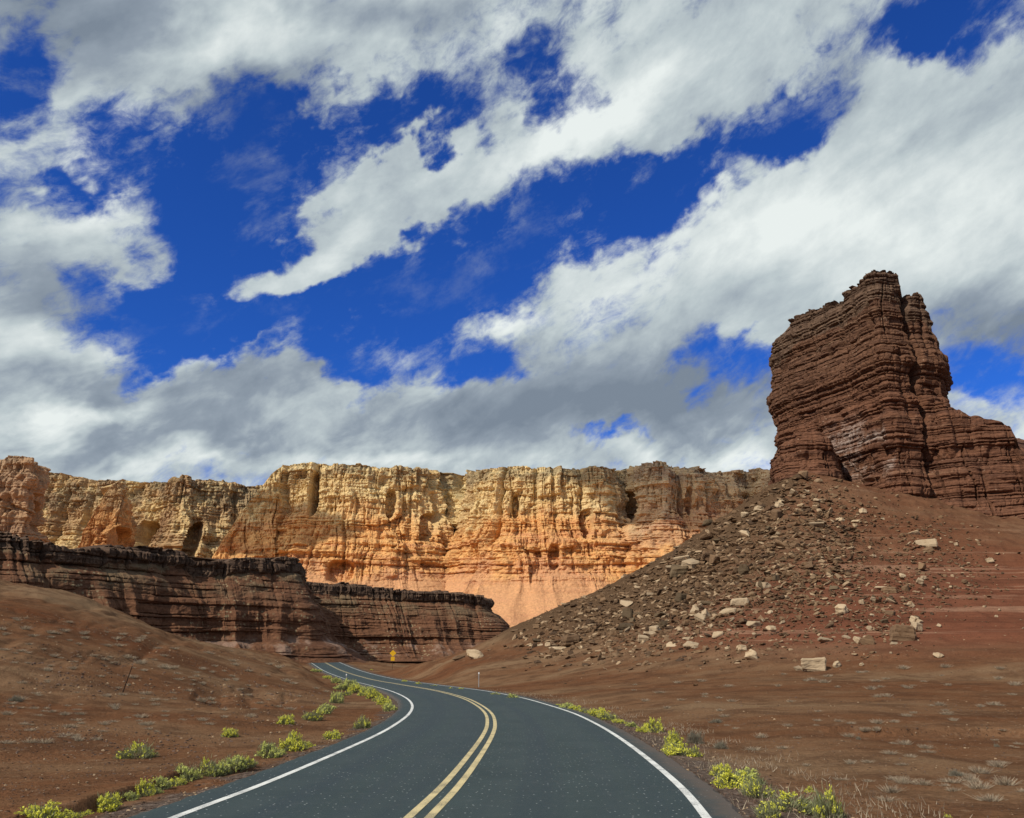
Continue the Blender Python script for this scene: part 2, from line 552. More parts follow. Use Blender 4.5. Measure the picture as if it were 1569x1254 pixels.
def soil_material():
    m, N = material('red desert soil')
    P = geo(N)
    x, y, z = N.xyz(P)
    big = N.noise(N.mapping(P, sc=(.45, 1.0, 1)), 0.07, 6, 0.65)
    mid = N.noise(P, 0.35, 5, 0.65)
    fine = N.noise(P, 9.0, 4, 0.7)
    c = N.ramp(big, [(0.3, (0.120, 0.048, 0.023)), (0.46, (0.148, 0.073, 0.037)), (0.62, (0.20, 0.125, 0.070))])
    c = N.mix(N.step(mid, 0.45, 0.62, 0, .6), c, (0.078, 0.040, 0.023))
    c = N.mix(N.step(N.noise(P, 1.6, 5, .7), 0.54, 0.68, 0, .6), c, (0.20, 0.125, 0.075))
    # redder mudstone and thin pale beds where the slope rises on the right
    band = N.noise(N.comb(N.math('MULTIPLY', x, 0.015), N.math('MULTIPLY', y, 0.015), N.math('MULTIPLY', z, 1.15)), 1.0, 4, 0.65)
    rs = N.math('MULTIPLY', N.math('MULTIPLY', N.step(x, 10, 26), N.step(z, 0.6, 4.0)), N.step(z, 22, 9, .35, 1.0))
    red = N.ramp(band, [(0.36, (0.105, 0.040, 0.024)), (0.5, (0.165, 0.062, 0.035)), (0.57, (0.14, 0.052, 0.03)), (0.64, (0.29, 0.16, 0.10)), (0.69, (0.15, 0.056, 0.033))])
    c = N.mix(N.math('MULTIPLY', rs, 0.9), c, red)
    # grey-brown scree ground under the fallen rock
    tal = attr(N, 'scree')
    c = N.mix(tal, c, N.ramp(fine, [(0.3, (0.064, 0.037, 0.021)), (0.7, (0.125, 0.078, 0.044))]))
    # gravel of the verge
    ver = attr(N, 'verge')
    c = N.mix(N.math('MULTIPLY', ver, 0.8), c, N.ramp(fine, [(0.35, (0.045, 0.038, 0.034)), (0.6, (0.13, 0.105, 0.088)), (0.72, (0.28, 0.25, 0.21))]))
    # far slopes below the high cliffs
    c = N.mix(N.step(y, 700, 1500), c, N.ramp(N.noise(P, 0.012, 6, 0.6), [(0.35, (0.46, 0.22, 0.11)), (0.65, (0.6, 0.34, 0.18))]))
    # loose grit
    v = N.add('ShaderNodeTexVoronoi')
    N.put(v.inputs['Vector'], P)
    v.inputs['Scale'].default_value = 5.0
    grit = N.math('MULTIPLY', N.step(v.outputs['Distance'], 0.24, 0.12), N.step(N.noise(P, 1.1, 3, 0.6), 0.45, 0.62))
    gc = N.mix(v.outputs['Color'], (0.06, 0.035, 0.025), (0.24, 0.15, 0.10))
    c = N.mix(N.math('MULTIPLY', grit, 0.75), c, gc)
    c = N.mix(0.55, c, N.mix(1.0, c, N.ramp(fine, [(0.25, (0.4, 0.4, 0.4)), (0.75, (1.6, 1.6, 1.6))]), 'MULTIPLY'))
    b = N.math('ADD', N.math('MULTIPLY', fine, 0.6), N.math('ADD', mid, N.math('MULTIPLY', grit, 0.7)))
    N.surface(c, 1.0, b, 0.9, 0.16, 0.0)
    return m


def asphalt_material():
    m, N = material('weathered asphalt')
    P = geo(N)
    n1 = N.noise(P, 0.5, 4, 0.6)
    n2 = N.noise(P, 60.0, 3, 0.75)
    n3 = N.noise(P, 4.0, 4, 0.6)
    c = N.ramp(n1, [(0.3, (0.026, 0.042, 0.041)), (0.7, (0.038, 0.057, 0.055))])
    lat = attr(N, 'lat')
    # tyre tracks worn a shade apart, paving seam
    w = N.noise(N.comb(lat, N.math('MULTIPLY', N.xyz(P)[1], 0.006), 0.0), 1.1, 3, 0.6)
    c = N.mix(N.step(w, 0.4, 0.66), c, (0.028, 0.043, 0.047))
    c = N.mix(N.step(n2, 0.52, 0.78), c, (0.10, 0.12, 0.122))
    c = N.mix(N.step(n2, 0.46, 0.25), c, (0.026, 0.034, 0.037))
    c = N.mix(N.math('MULTIPLY', N.step(n3, 0.55, 0.75), 0.35), c, (0.075, 0.085, 0.085))
    v = N.add('ShaderNodeTexVoronoi')
    N.put(v.inputs['Vector'], P)
    v.inputs['Scale'].default_value = 11.0
    chip = N.math('MULTIPLY', N.step(v.outputs['Distance'], 0.19, 0.10), N.step(N.xyz(v.outputs['Color'])[0], 0.55, 0.75))
    c = N.mix(chip, c, (0.42, 0.44, 0.42))
    trk = N.math('COSINE', N.math('MULTIPLY', N.math('SUBTRACT', N.math('ABSOLUTE', lat), 0.95), 3.6))
    c = N.mix(N.math('MULTIPLY', N.step(trk, 0.2, 1.0), N.math('MULTIPLY', N.step(n1, .3, .7), .5)), c, (0.045, 0.061, 0.060))
    # dust on the outer edges
    e = N.math('ADD', N.math('ABSOLUTE', lat), N.math('MULTIPLY', N.noise(P, 2.5, 4, 0.6), 0.7))
    c = N.mix(N.math('MULTIPLY', N.step(e, 4.1, 4.65), 0.7), c, (0.115, 0.082, 0.06))
    N.surface(c, 0.8, n2, 0.5, 0.012, 0.25)
    return m


def paint_material(name, col, dirt):
    m, N = material(name)
    P = geo(N)
    w = N.noise(P, 55.0, 4, 0.7)
    g = N.noise(P, 2.0, 3, 0.6)
    k = N.math('MULTIPLY', N.step(N.math('ADD', w, N.math('MULTIPLY', g, 0.35)), 0.67, 0.84), 0.85)
    c = N.mix(k, N.mix(N.step(g, 0.35, 0.7), col, tuple(0.8 * v for v in col)), dirt)
    N.surface(c, 0.7, w, 0.3, 0.004, 0.25)
    return m


def strata_material(name, stops, zs, warp=2.0, mottle=None, dark=0.6, fscale=0.6, extra=None, bdist=0.3, lat=0.02):
    """bedded rock: colour follows the bed (height), with stains running down and grain"""
    m, N = material(name)
    P = geo(N)
    x, y, z = N.xyz(P)
    wz = N.math('ADD', z, N.math('MULTIPLY', N.math('SUBTRACT', N.noise(P, fscale * 0.08, 4, 0.6), 0.5), warp))
    bed = N.noise(N.comb(N.math('MULTIPLY', x, lat), N.math('MULTIPLY', y, lat), N.math('MULTIPLY', wz, zs)), 1.0, 6, 0.7)
    c = N.ramp(bed, stops)
    grain = N.noise(P, fscale * 3.0, 6, 0.7)
    c = N.mix(1.0, c, N.ramp(grain, [(0.25, (0.55, 0.55, 0.55)), (0.75, (1.4, 1.4, 1.4))]), 'MULTIPLY')
    # desert varnish in streaks down the face
    st = N.noise(N.comb(N.math('MULTIPLY', x, fscale), N.math('MULTIPLY', y, fscale), N.math('MULTIPLY', z, fscale * 0.12)), 1.0, 5, 0.65)
    c = N.mix(N.math('MULTIPLY', N.step(st, 0.5, 0.72), dark), c, N.mix(1.0, c, (0.42, 0.38, 0.40), 'MULTIPLY'))
    if extra:
        c = extra(N, P, x, y, wz, c, grain)
    N.surface(c, 0.93, N.math('ADD', N.math('MULTIPLY', bed, 1.2), grain), 0.8, bdist, 0.12)
    return m


soil = soil_material()

# ------------------------------------------------------------------ ground sheet: fine near the road, wide to the horizon
def build_ground():
    ang = np.concatenate([np.linspace(-180, -50, 40, endpoint=False), np.linspace(-50, 50, 900, endpoint=False), np.linspace(50, 180, 40, endpoint=False)])
    ang = np.radians(ang)
    r = np.concatenate([[0.01, 1.5, 3.0], np.geomspace(4.5, 330, 620), np.geomspace(340, 9000, 70), [20000, 40000]])
    A, R = np.meshgrid(ang, r)
    X, Y = R * np.sin(A), R * np.cos(A)
    Z = terrain(X, Y)
    G = np.stack([X, Y, Z], -1)
    me = grid_mesh('ground', G, soil, closed=True, smooth_shade=True)
    # loose-rock cover of the debris cone
    dx, dy = X - APEX[0], Y - APEX[1]
    rr = np.hypot(dx, dy)
    a = np.degrees(np.arctan2(dx, -dy))              # 0 towards the road, negative to the left
    sc = smooth(rr, 82, 48) if False else (1 - smooth(rr + 14 * fbm(X / 12, Y / 12, .5, 3), 52, 74))
    sc = sc * (1 - smooth(a + 14 * fbm(X / 9, Y / 9, 5.5, 3), -48, -14)) * smooth(Z, 2.5, 6)
    set_mask(me, 'scree', np.clip(sc, 0, 1))
    lat, rz, wl, wr = road_near(X, Y)
    e = np.where(lat < 0, -lat - (wl + 0.62), lat - (wr + 0.5))
    vg = (1 - smooth(e + 0.6 * fbm(X / 1.1, Y / 1.1, .1, 3), 0.3, np.where(lat > 0, 2.0, 0.9)))
    set_mask(me, 'verge', vg)
    link('ground', me, kind='structure')


build_ground()


# ------------------------------------------------------------------ road with its painted lines
def strip(name, off0, off1, dz, mat, sel=slice(None), mask=False, **props):
    P, Nn = RP[sel], RN[sel]
    K = 9 if mask else 2
    rows = []
    latv = []
    for t in np.linspace(0, 1, K):
        o = off0 * (1 - t) + off1 * t
        q = P.copy()
        q[:, :2] += Nn * o[:, None]
        q[:, 2] += dz - 0.004 * np.abs(o) * 4 * 0.25
        rows.append(q)
        latv.append(o)
    G = np.stack(rows, 0)
    if mask:
        for end, o in ((0, off0), (-1, off1)):
            pass
        lo = G[:1].copy(); lo[..., 2] -= 0.12; lo[0, :, :2] += RN[sel] * -0.15
        hi = G[-1:].copy(); hi[..., 2] -= 0.12; hi[0, :, :2] += RN[sel] * 0.15
        G = np.concatenate([lo, G, hi], 0)
        latv = [latv[0] - .1] + latv + [latv[-1] + .1]
    me = grid_mesh(name, G, mat, flip=True)
    if mask:
        set_mask(me, 'lat', np.stack(latv, 0))
    return link(name, me, **props)


_edge = 0.09 * fbm(np.arange(len(RP)) / 2.3, 0.5, 0.5, 4, .7)
strip('road', -(RWL + 0.62 + _edge), RWR + 0.5 + _edge, 0.0, asphalt_material(), mask=True, kind='structure')
white = paint_material('white road paint', (0.72, 0.72, 0.66), (0.10, 0.11, 0.11))
yellow = paint_material('yellow road paint', (0.60, 0.49, 0.25), (0.09, 0.09, 0.08))
one = np.ones(len(RP))
strip('road_edge_line', -(RWL + 0.065), -(RWL - 0.065), 0.005, white, kind='structure')
strip('road_edge_line', RWR - 0.065, RWR + 0.065, 0.005, white, kind='structure')
strip('road_centre_line', -0.20 * one, -0.075 * one, 0.005, yellow, kind='structure')
strip('road_centre_line', 0.075 * one, 0.20 * one, 0.005, yellow, kind='structure')


# ------------------------------------------------------------------ lofted rock faces
def resample(P, n, extra=None):
    d = np.concatenate([[0], np.cumsum(np.linalg.norm(np.diff(P[:, :2], axis=0), axis=1))])
    s = np.linspace(0, d[-1], n)
    return np.stack([np.interp(s, d, P[:, i]) for i in range(P.shape[1])], 1), s


def soften(Q, k, closed=False):
    for _ in range(k):
        if closed:
            Q = 0.5 * Q + 0.25 * (np.roll(Q, 1, 0) + np.roll(Q, -1, 0))
        else:
            Q = Q.copy()
            Q[1:-1] = 0.5 * Q[1:-1] + 0.25 * (Q[:-2] + Q[2:])
    return Q


def outward(Q, closed=False):
    if closed:
        T = np.roll(Q[:, :2], -1, 0) - np.roll(Q[:, :2], 1, 0)
    else:
        T = np.gradient(Q[:, :2], axis=0)
    T /= np.linalg.norm(T, axis=1)[:, None] + 1e-9
    return np.c_[T[:, 1], -T[:, 0]]


def loft(path, n, prof, rows, disp, soft=8, nsoft=30, closed=False, uscale=None, h0=0.0, h1=1.0, top_jag=None):
    """path rows: x, y, base z, top z. prof: (height share, distance the face stands out)."""
    if closed:
        path = np.r_[path, path[:1]]
    Q, s = resample(np.asarray(path, float), n + (1 if closed else 0))
    if closed:
        Q, s = Q[:-1], s[:-1]
    XY = soften(Q[:, :2], soft, closed)
    Q = np.c_[XY, Q[:, 2:]]
    Nn = soften(outward(Q, closed), nsoft, closed)
    Nn /= np.linalg.norm(Nn, axis=1)[:, None] + 1e-9
    h = np.linspace(h0, h1, rows)
    pr = np.array(prof)
    u = np.interp(h, pr[:, 0], pr[:, 1])
    top = Q[:, 3] + (top_jag(s) if top_jag is not None else 0)
    Z = Q[None, :, 2] + h[:, None] * (top - Q[:, 2])[None]
    U = u[:, None] * (uscale(s)[None] if uscale else 1.0)
    X0 = Q[None, :, 0] + Nn[None, :, 0] * U
    Y0 = Q[None, :, 1] + Nn[None, :, 1] * U
    D = disp(X0, Y0, Z, np.broadcast_to(s, Z.shape), np.broadcast_to(h[:, None], Z.shape))
    G = np.stack([X0 + Nn[None, :, 0] * D, Y0 + Nn[None, :, 1] * D, Z], -1)
    return G, Nn, s


def ledge(z, f, seed, x=0.0, y=0.0, sharp=4.0):
    """hard and soft beds: stands out or weathers back by height"""
    return np.tanh(sharp * vn(x * f * 0.06, y * f * 0.06, z * f + seed))


def cells(s, seed, lo, hi, span=4000):
    """broken blocks along a rim: a random stand-off for each block and the distance to its nearest joint"""
    r = np.random.default_rng(seed)
    w = lo + (hi - lo) * r.uniform(size=int(span / lo)) ** 1.6
    cut = np.cumsum(w) - span * .4
    k = np.clip(np.searchsorted(cut, s), 1, len(cut) - 1)
    off = r.uniform(-1, 1, len(cut) + 1)
    return off[k], np.minimum(np.abs(s - cut[k]), np.abs(s - cut[k - 1])), k


def plateau(G, Nn, back, rows=14, rough=0.3, f=0.2):
    """flat ground behind the rim"""
    t = np.linspace(0, 1, rows)[1:] ** 1.6
    e = G[-1]
    out = []
    for k in t:
        q = e.copy()
        q[:, :2] -= Nn * (back * k)
        q[:, 2] += rough * fbm(q[:, 0] * f, q[:, 1] * f, 0.7, 3) * min(1, k * 4)
        out.append(q)
    return np.stack(out, 0)


def pathpx(rows):
    """rows of px, distance, base height over the eye, py of the rim"""
    o = []
    for px, Y, b, py in rows:
        p = at(px, py, Y)
        o.append((p[0], p[1], EYE + b, p[2]))
    return np.array(o)


# --- the far high cliffs
def far_extra(lo, mid, hi):
    def f(N, P, x, y, z, c, grain):
        k = N.math('ADD', z, N.math('MULTIPLY', N.math('SUBTRACT', N.noise(P, 0.0045, 6, 0.65), 0.5), 380))
        k = N.math('ADD', k, N.step(y, 2600, 2800, 0, 150))      # the set-back wall shows more of the pale bed
        up = N.step(k, mid - 55, mid + 45)
        cream = N.ramp(N.noise(N.comb(N.math('MULTIPLY', x, .004), N.math('MULTIPLY', y, .004), N.math('MULTIPLY', z, .05)), 1.0, 5, .7),
                       [(0.3, (0.54, 0.37, 0.165)), (0.5, (0.70, 0.51, 0.24)), (0.7, (0.76, 0.62, 0.33))])
        cream = N.mix(1.0, cream, N.ramp(grain, [(0.25, (0.65, 0.65, 0.65)), (0.75, (1.25, 1.25, 1.25))]), 'MULTIPLY')
        c = N.mix(up, c, cream)
        dn = N.step(k, lo + 30, lo - 30)
        c = N.mix(N.math('MULTIPLY', dn, 0.75), c, N.mix(1.0, (0.58, 0.30, 0.155), N.ramp(grain, [(0.25, (0.75, 0.75, 0.75)), (0.75, (1.2, 1.2, 1.2))]), 'MULTIPLY'))
        # rusty and mauve desert varnish in broad patches and long runs
        vr = N.noise(N.comb(N.math('MULTIPLY', x, .011), N.math('MULTIPLY', y, .011), N.math('MULTIPLY', z, .0028)), 1.0, 6, .66)
        vk = N.math('MULTIPLY', N.step(vr, .50, .66), N.step(z, 560, 500))
        c = N.mix(N.math('MULTIPLY', vk, .42), c, N.mix(1.0, c, (.50, .40, .44), 'MULTIPLY'))
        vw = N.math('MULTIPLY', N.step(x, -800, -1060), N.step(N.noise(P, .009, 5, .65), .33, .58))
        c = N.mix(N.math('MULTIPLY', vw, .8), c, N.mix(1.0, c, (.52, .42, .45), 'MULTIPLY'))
        wa = N.math('MULTIPLY', N.step(x, -930, -1010), N.step(y, 2350, 2200))
        c = N.mix(N.math('MULTIPLY', wa, .7), c, N.mix(1.0, (.36, .25, .16), N.ramp(grain, [(0.25, (0.6, 0.6, 0.6)), (0.75, (1.3, 1.3, 1.3))]), 'MULTIPLY'))
        # the dark ledge that caps the rim
        cp = N.math('MULTIPLY', N.step(z, hi - 38, hi - 8), N.step(N.noise(P, .014, 4, .6), .42, .56))
        c = N.mix(N.math('MULTIPLY', cp, .55), c, N.mix(grain, (.10, .08, .055), (.22, .165, .11)))
        # cloud shade put into the colour of the east end, purplish-grey above its ledge
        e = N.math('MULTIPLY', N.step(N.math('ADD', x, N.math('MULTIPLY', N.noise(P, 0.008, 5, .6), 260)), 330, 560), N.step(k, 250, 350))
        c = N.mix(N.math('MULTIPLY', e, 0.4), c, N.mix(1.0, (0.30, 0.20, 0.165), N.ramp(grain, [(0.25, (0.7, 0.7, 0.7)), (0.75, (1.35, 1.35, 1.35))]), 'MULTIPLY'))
        # junipers along the rim
        g = N.add('ShaderNodeNewGeometry')
        flat = N.step(N.xyz(g.outputs['Normal'])[2], 0.72, 0.9)
        rim = N.math('MULTIPLY', N.math('MULTIPLY', flat, N.step(z, hi - 70, hi)), N.step(N.noise(P, 0.09, 4, .7), 0.42, 0.55))
        return N.mix(rim, c, (0.07, 0.075, 0.04))
    return f


FAR_STOPS = [(0.28, (0.45, 0.19, 0.085)), (0.42, (0.64, 0.325, 0.12)), (0.52, (0.70, 0.39, 0.145)), (0.62, (0.59, 0.28, 0.12)), (0.72, (0.75, 0.46, 0.19))]


ALCOVES = [(222, 824, 2900, 19, 26, 110), (178, 824, 2330, 26, 24, 55), (300, 830, 2860, 9, 34, 80), (517, 874, 2300, 22, 20, 45), (478, 755, 2440, 7, 34, 60), (600, 770, 2450, 9, 22, 30),
           (700, 735, 2590, 12, 30, 50), (965, 775, 2500, 10, 34, 35), (1060, 768, 2450, 7, 26, 30), (790, 775, 2450, 8, 20, 35), (660, 800, 2420, 14, 24, 30), (900, 800, 2420, 10, 24, 35), (850, 850, 2340, 10, 20, 25)]


def far_disp(amp):
    def d(X, Y, Z, s, h):
        hard = smooth(h, 0.22, 0.42)
        s = s + 8 * vn(Z / 60, s / 70)
        upper = smooth(h, .66, .70)
        B = 0
        for seed, lo, hi, a, tier in ((41, 90, 420, 17, 300), (42, 24, 150, 10, 85), (43, 9, 56, 6.5, 28), (44, 5, 22, 4, 11)):
            tk = np.floor(Z / tier + .35 * vn(s / 160, 2.2, seed) + seed * .37)
            o, dj, _ = cells(s + 377 * np.sin(tk * 7.3 + seed), seed, lo, hi, 9000)
            o2, _, _ = cells(s + 377 * np.sin(tk * 7.3 + seed) + lo * .7, seed + 9, lo, hi, 9000)
            B = B + a * (o * .7 + .3 * o2) - a * .7 * np.exp(-(dj / (lo * .09)) ** 2)
        bo, bd, bk = cells(Z + 6 * vn(X / 160, Y / 160, 1.8), 51, 7, 42, 3000)
        B = B + (1 - .55 * upper) * (6.5 * bo * (.4 + .9 * smooth(vn(s / 130, bk * 2.7), -.4, .3)) - 5 * np.exp(-(bd / 1.6) ** 2))
        D = amp * 62 * fbm(s / 420, h * .25, 1.1, 3, .5) * (0.35 + 0.65 * hard)
        D += hard * B * min(1, .35 + .65 * amp)
        D += amp * 11 * (fbm(s / 120, Z / 900, 2.2, 3, .55, True) - 0.2) * (0.3 + 0.7 * hard)
        D += 6 * fbm(s / 42, Z / 190, 3.3, 3, .6) * (0.25 + .75 * hard)
        crack = np.clip(fbm(s / 75, Z / 500, 6.1, 3, .6, True) - .5, 0, 1)
        D -= 60 * crack * hard
        crack = np.clip(fbm(s / 26, Z / 160, 9.1, 3, .6, True) - .5, 0, 1)
        D -= 16 * crack * hard * (.6 + .4 * smooth(h, .6, .75))
        D += 2.0 * fbm(s / 12, Z / 60, 4.4, 3, .6) * hard
        lg = hard * (1 - .6 * smooth(h, .62, .74)) * (.5 + 1.1 * np.abs(fbm(s / 90, Z / 60, 3.9, 2)))
        D += lg * (6 * ledge(Z, 1 / 38., 3.1, X, Y) + 4.0 * ledge(Z, 1 / 15., 7.7, X, Y) + 2.4 * ledge(Z, 1 / 6., 1.7, X, Y))
        D += 5 * hard * np.tanh(4 * fbm(s / 17, Z / 45, 7.4, 2))
        D += 6 * hard * fbm(X / 34, Y / 34, Z / 26, 3, .6)
        D += 4.0 * fbm(X / 9, Y / 9, Z / 7, 3, .6) * (0.3 + .7 * hard)
        D += amp * 12 * hard * np.tanh(2.2 * fbm(s / 300, h * .6, 9.9, 2))
        for px, py, Yd, wx, hz, dep in ALCOVES:
            c = at(px, py, Yd)
            g = Yd / F
            q = np.abs((X - c[0]) / (wx * g)) ** 2.5 + np.abs((Z - c[2]) / (hz * g)) ** 2.5 + .35 * fbm(X / 30, Z / 30, 2.2, 2)
            D -= dep * (1 - smooth(q, .7, 1.15)) * (np.abs(Y - Yd) < 420)
        fan = (1 - hard) * smooth(h, 0.0, 0.1)
        D += fan * 28 * (fbm(s / 70, 0.3, 5.5, 2, .5, True)) * (1 - h / .4) ** 0
        return D
    return d


FARPROF = [(0, 330), (0.12, 235), (0.24, 160), (0.3, 140), (0.40, 112), (0.5, 86), (0.60, 60), (0.66, 48), (0.70, 30), (0.72, 23), (0.97, 5), (1, 0)]


def far_cliff(rows, n, nr, amp, mat, usc=1.0, back=70, soft=8, nsoft=40, jag=7):
    G, Nn, s = loft(pathpx(rows), n, [(h, u * usc) for h, u in FARPROF], nr, far_disp(amp), soft, nsoft,
                    top_jag=lambda s: jag * (.8 * cells(s, 42, 22, 110, 9000)[0] + .5 * cells(s, 43, 9, 46, 9000)[0]) + 3 * fbm(s / 60, .2, .9, 3))
    pl = plateau(G, Nn, back, 10, 3, 0.05)
    pl[..., 2] -= np.linspace(1, 14, len(pl))[:, None]
    G = np.concatenate([G, pl], 0)
    me = grid_mesh('cliff', G, mat)
    return link('cliff', me, kind='structure')


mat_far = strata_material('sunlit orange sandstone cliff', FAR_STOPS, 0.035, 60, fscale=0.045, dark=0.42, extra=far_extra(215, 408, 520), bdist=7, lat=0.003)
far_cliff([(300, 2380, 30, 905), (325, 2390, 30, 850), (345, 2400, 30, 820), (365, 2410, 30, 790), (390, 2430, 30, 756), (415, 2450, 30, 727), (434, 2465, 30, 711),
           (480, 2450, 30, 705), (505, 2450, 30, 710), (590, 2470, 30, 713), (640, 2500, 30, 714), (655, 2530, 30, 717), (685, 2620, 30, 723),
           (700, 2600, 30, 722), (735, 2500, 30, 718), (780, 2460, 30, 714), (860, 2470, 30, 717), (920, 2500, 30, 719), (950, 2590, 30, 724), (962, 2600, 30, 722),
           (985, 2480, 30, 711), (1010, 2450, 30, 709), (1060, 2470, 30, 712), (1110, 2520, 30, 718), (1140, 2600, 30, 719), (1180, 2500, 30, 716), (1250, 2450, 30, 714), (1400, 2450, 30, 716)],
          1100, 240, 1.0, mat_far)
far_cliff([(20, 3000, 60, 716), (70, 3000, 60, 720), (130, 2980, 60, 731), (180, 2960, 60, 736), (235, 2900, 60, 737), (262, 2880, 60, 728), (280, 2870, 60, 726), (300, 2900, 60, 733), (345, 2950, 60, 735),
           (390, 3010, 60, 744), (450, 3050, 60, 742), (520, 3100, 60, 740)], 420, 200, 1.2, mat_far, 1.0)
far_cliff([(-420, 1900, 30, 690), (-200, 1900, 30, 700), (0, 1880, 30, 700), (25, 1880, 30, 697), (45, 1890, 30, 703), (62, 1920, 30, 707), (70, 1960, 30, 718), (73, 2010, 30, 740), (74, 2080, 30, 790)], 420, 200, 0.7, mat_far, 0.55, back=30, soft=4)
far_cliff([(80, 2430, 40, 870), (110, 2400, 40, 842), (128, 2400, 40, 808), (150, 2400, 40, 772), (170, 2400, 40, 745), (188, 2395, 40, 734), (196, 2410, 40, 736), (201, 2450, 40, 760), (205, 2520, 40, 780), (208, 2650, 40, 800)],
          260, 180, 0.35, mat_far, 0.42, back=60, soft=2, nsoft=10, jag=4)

# --- drifting clouds high over the valley; their shadows lie on the far cliffs
def cloud(spot, t, size, seed, label):
    c = np.array(spot) + np.array(SUN_DIR) * t
    bm = bmesh.new()
    bmesh.ops.create_icosphere(bm, subdivisions=5, radius=1)
    V = np.array([v.co for v in bm.verts])
    r = 1 + .55 * fbm(V[:, 0] * 1.6 + seed, V[:, 1] * 1.6, V[:, 2] * 1.6, 5, .55)
    P = V * r[:, None] * np.array(size)
    P[:, 2] = np.where(P[:, 2] < 0, P[:, 2] * .35, P[:, 2])
    for v, q in zip(bm.verts, P):
        v.co = q
    me = bpy.data.meshes.new('cloud')
    bm.to_mesh(me)
    bm.free()
    m, N = material('white cloud')
    bs = N.add('ShaderNodeBsdfDiffuse')
    bs.inputs[0].default_value = (.85, .85, .85, 1)
    tr = N.add('ShaderNodeBsdfTransparent')      # thin cloud lets part of the sun through
    mx = N.add('ShaderNodeMixShader')
    mx.inputs[0].default_value = .5
    o_ = N.add('ShaderNodeOutputMaterial')
    N.t.links.new(tr.outputs[0], mx.inputs[1])
    N.t.links.new(bs.outputs[0], mx.inputs[2])
    N.t.links.new(mx.outputs[0], o_.inputs[0])
    me.materials.append(m)
    for q in me.polygons:
        q.use_smooth = True
    o = link('cloud', me, kind='stuff', label=label, category='cloud')
    o.location = c


p = at(1060, 735, 2480)
cloud(p + np.array([60, 0, 40]), 2500, (400, 260, 120), 3.0, 'wide white cloud overhead shading the right end of the far cliffs')
p = at(395, 800, 2400)
cloud(p, 2700, (200, 120, 70), 8.0, 'small white cloud overhead shading the left flank of the far cliffs')

# --- butte
def dusty(N, P, x, y, z, c, grain):
    """pale salts that bloom on the lower beds of the west face, mudstone redder lower down"""
    salt = attr(N, 'salt')
    k = N.math('MULTIPLY', salt, N.step(N.math('ADD', N.noise(P, 0.9, 6, .75), N.math('MULTIPLY', N.noise(N.comb(N.math('MULTIPLY', x, .1), N.math('MULTIPLY', y, .1), N.math('MULTIPLY', z, 1.6)), 1.0, 4, .7), .8)), 0.79, 1.08))
    c = N.mix(k, c, N.mix(grain, (0.22, 0.15, 0.115), (0.44, 0.36, 0.30)))
    spk = N.add('ShaderNodeTexVoronoi')
    N.put(spk.inputs['Vector'], P)
    spk.inputs['Scale'].default_value = 1.4
    c = N.mix(N.math('MULTIPLY', N.step(z, 46, 62), .55), c, N.mix(1.0, c, (.92, 1.12, 1.2), 'MULTIPLY'))
    fl = N.math('MULTIPLY', N.step(spk.outputs['Distance'], .26, .12), N.step(N.noise(P, .16, 3, .6), .52, .64))
    return N.mix(N.math('MULTIPLY', fl, .7), c, (0.30, 0.21, 0.14))


BUTTE_STOPS = [(0.25, (0.068, 0.030, 0.018)), (0.40, (0.118, 0.054, 0.031)), (0.5, (0.165, 0.076, 0.042)), (0.56, (0.090, 0.040, 0.024)), (0.64, (0.18, 0.09, 0.052)), (0.72, (0.22, 0.13, 0.076))]
mat_butte = strata_material('dark red bedded mudstone', BUTTE_STOPS, 0.75, 2.5, fscale=0.6, dark=0.45, extra=dusty, bdist=0.22)
mat_cap = strata_material('dark varnished caprock', [(0.3, (0.075, 0.047, 0.032)), (0.5, (0.13, 0.08, 0.052)), (0.7, (0.19, 0.125, 0.08))], 0.8, 2.0, fscale=0.6, dark=0.7, bdist=0.25)


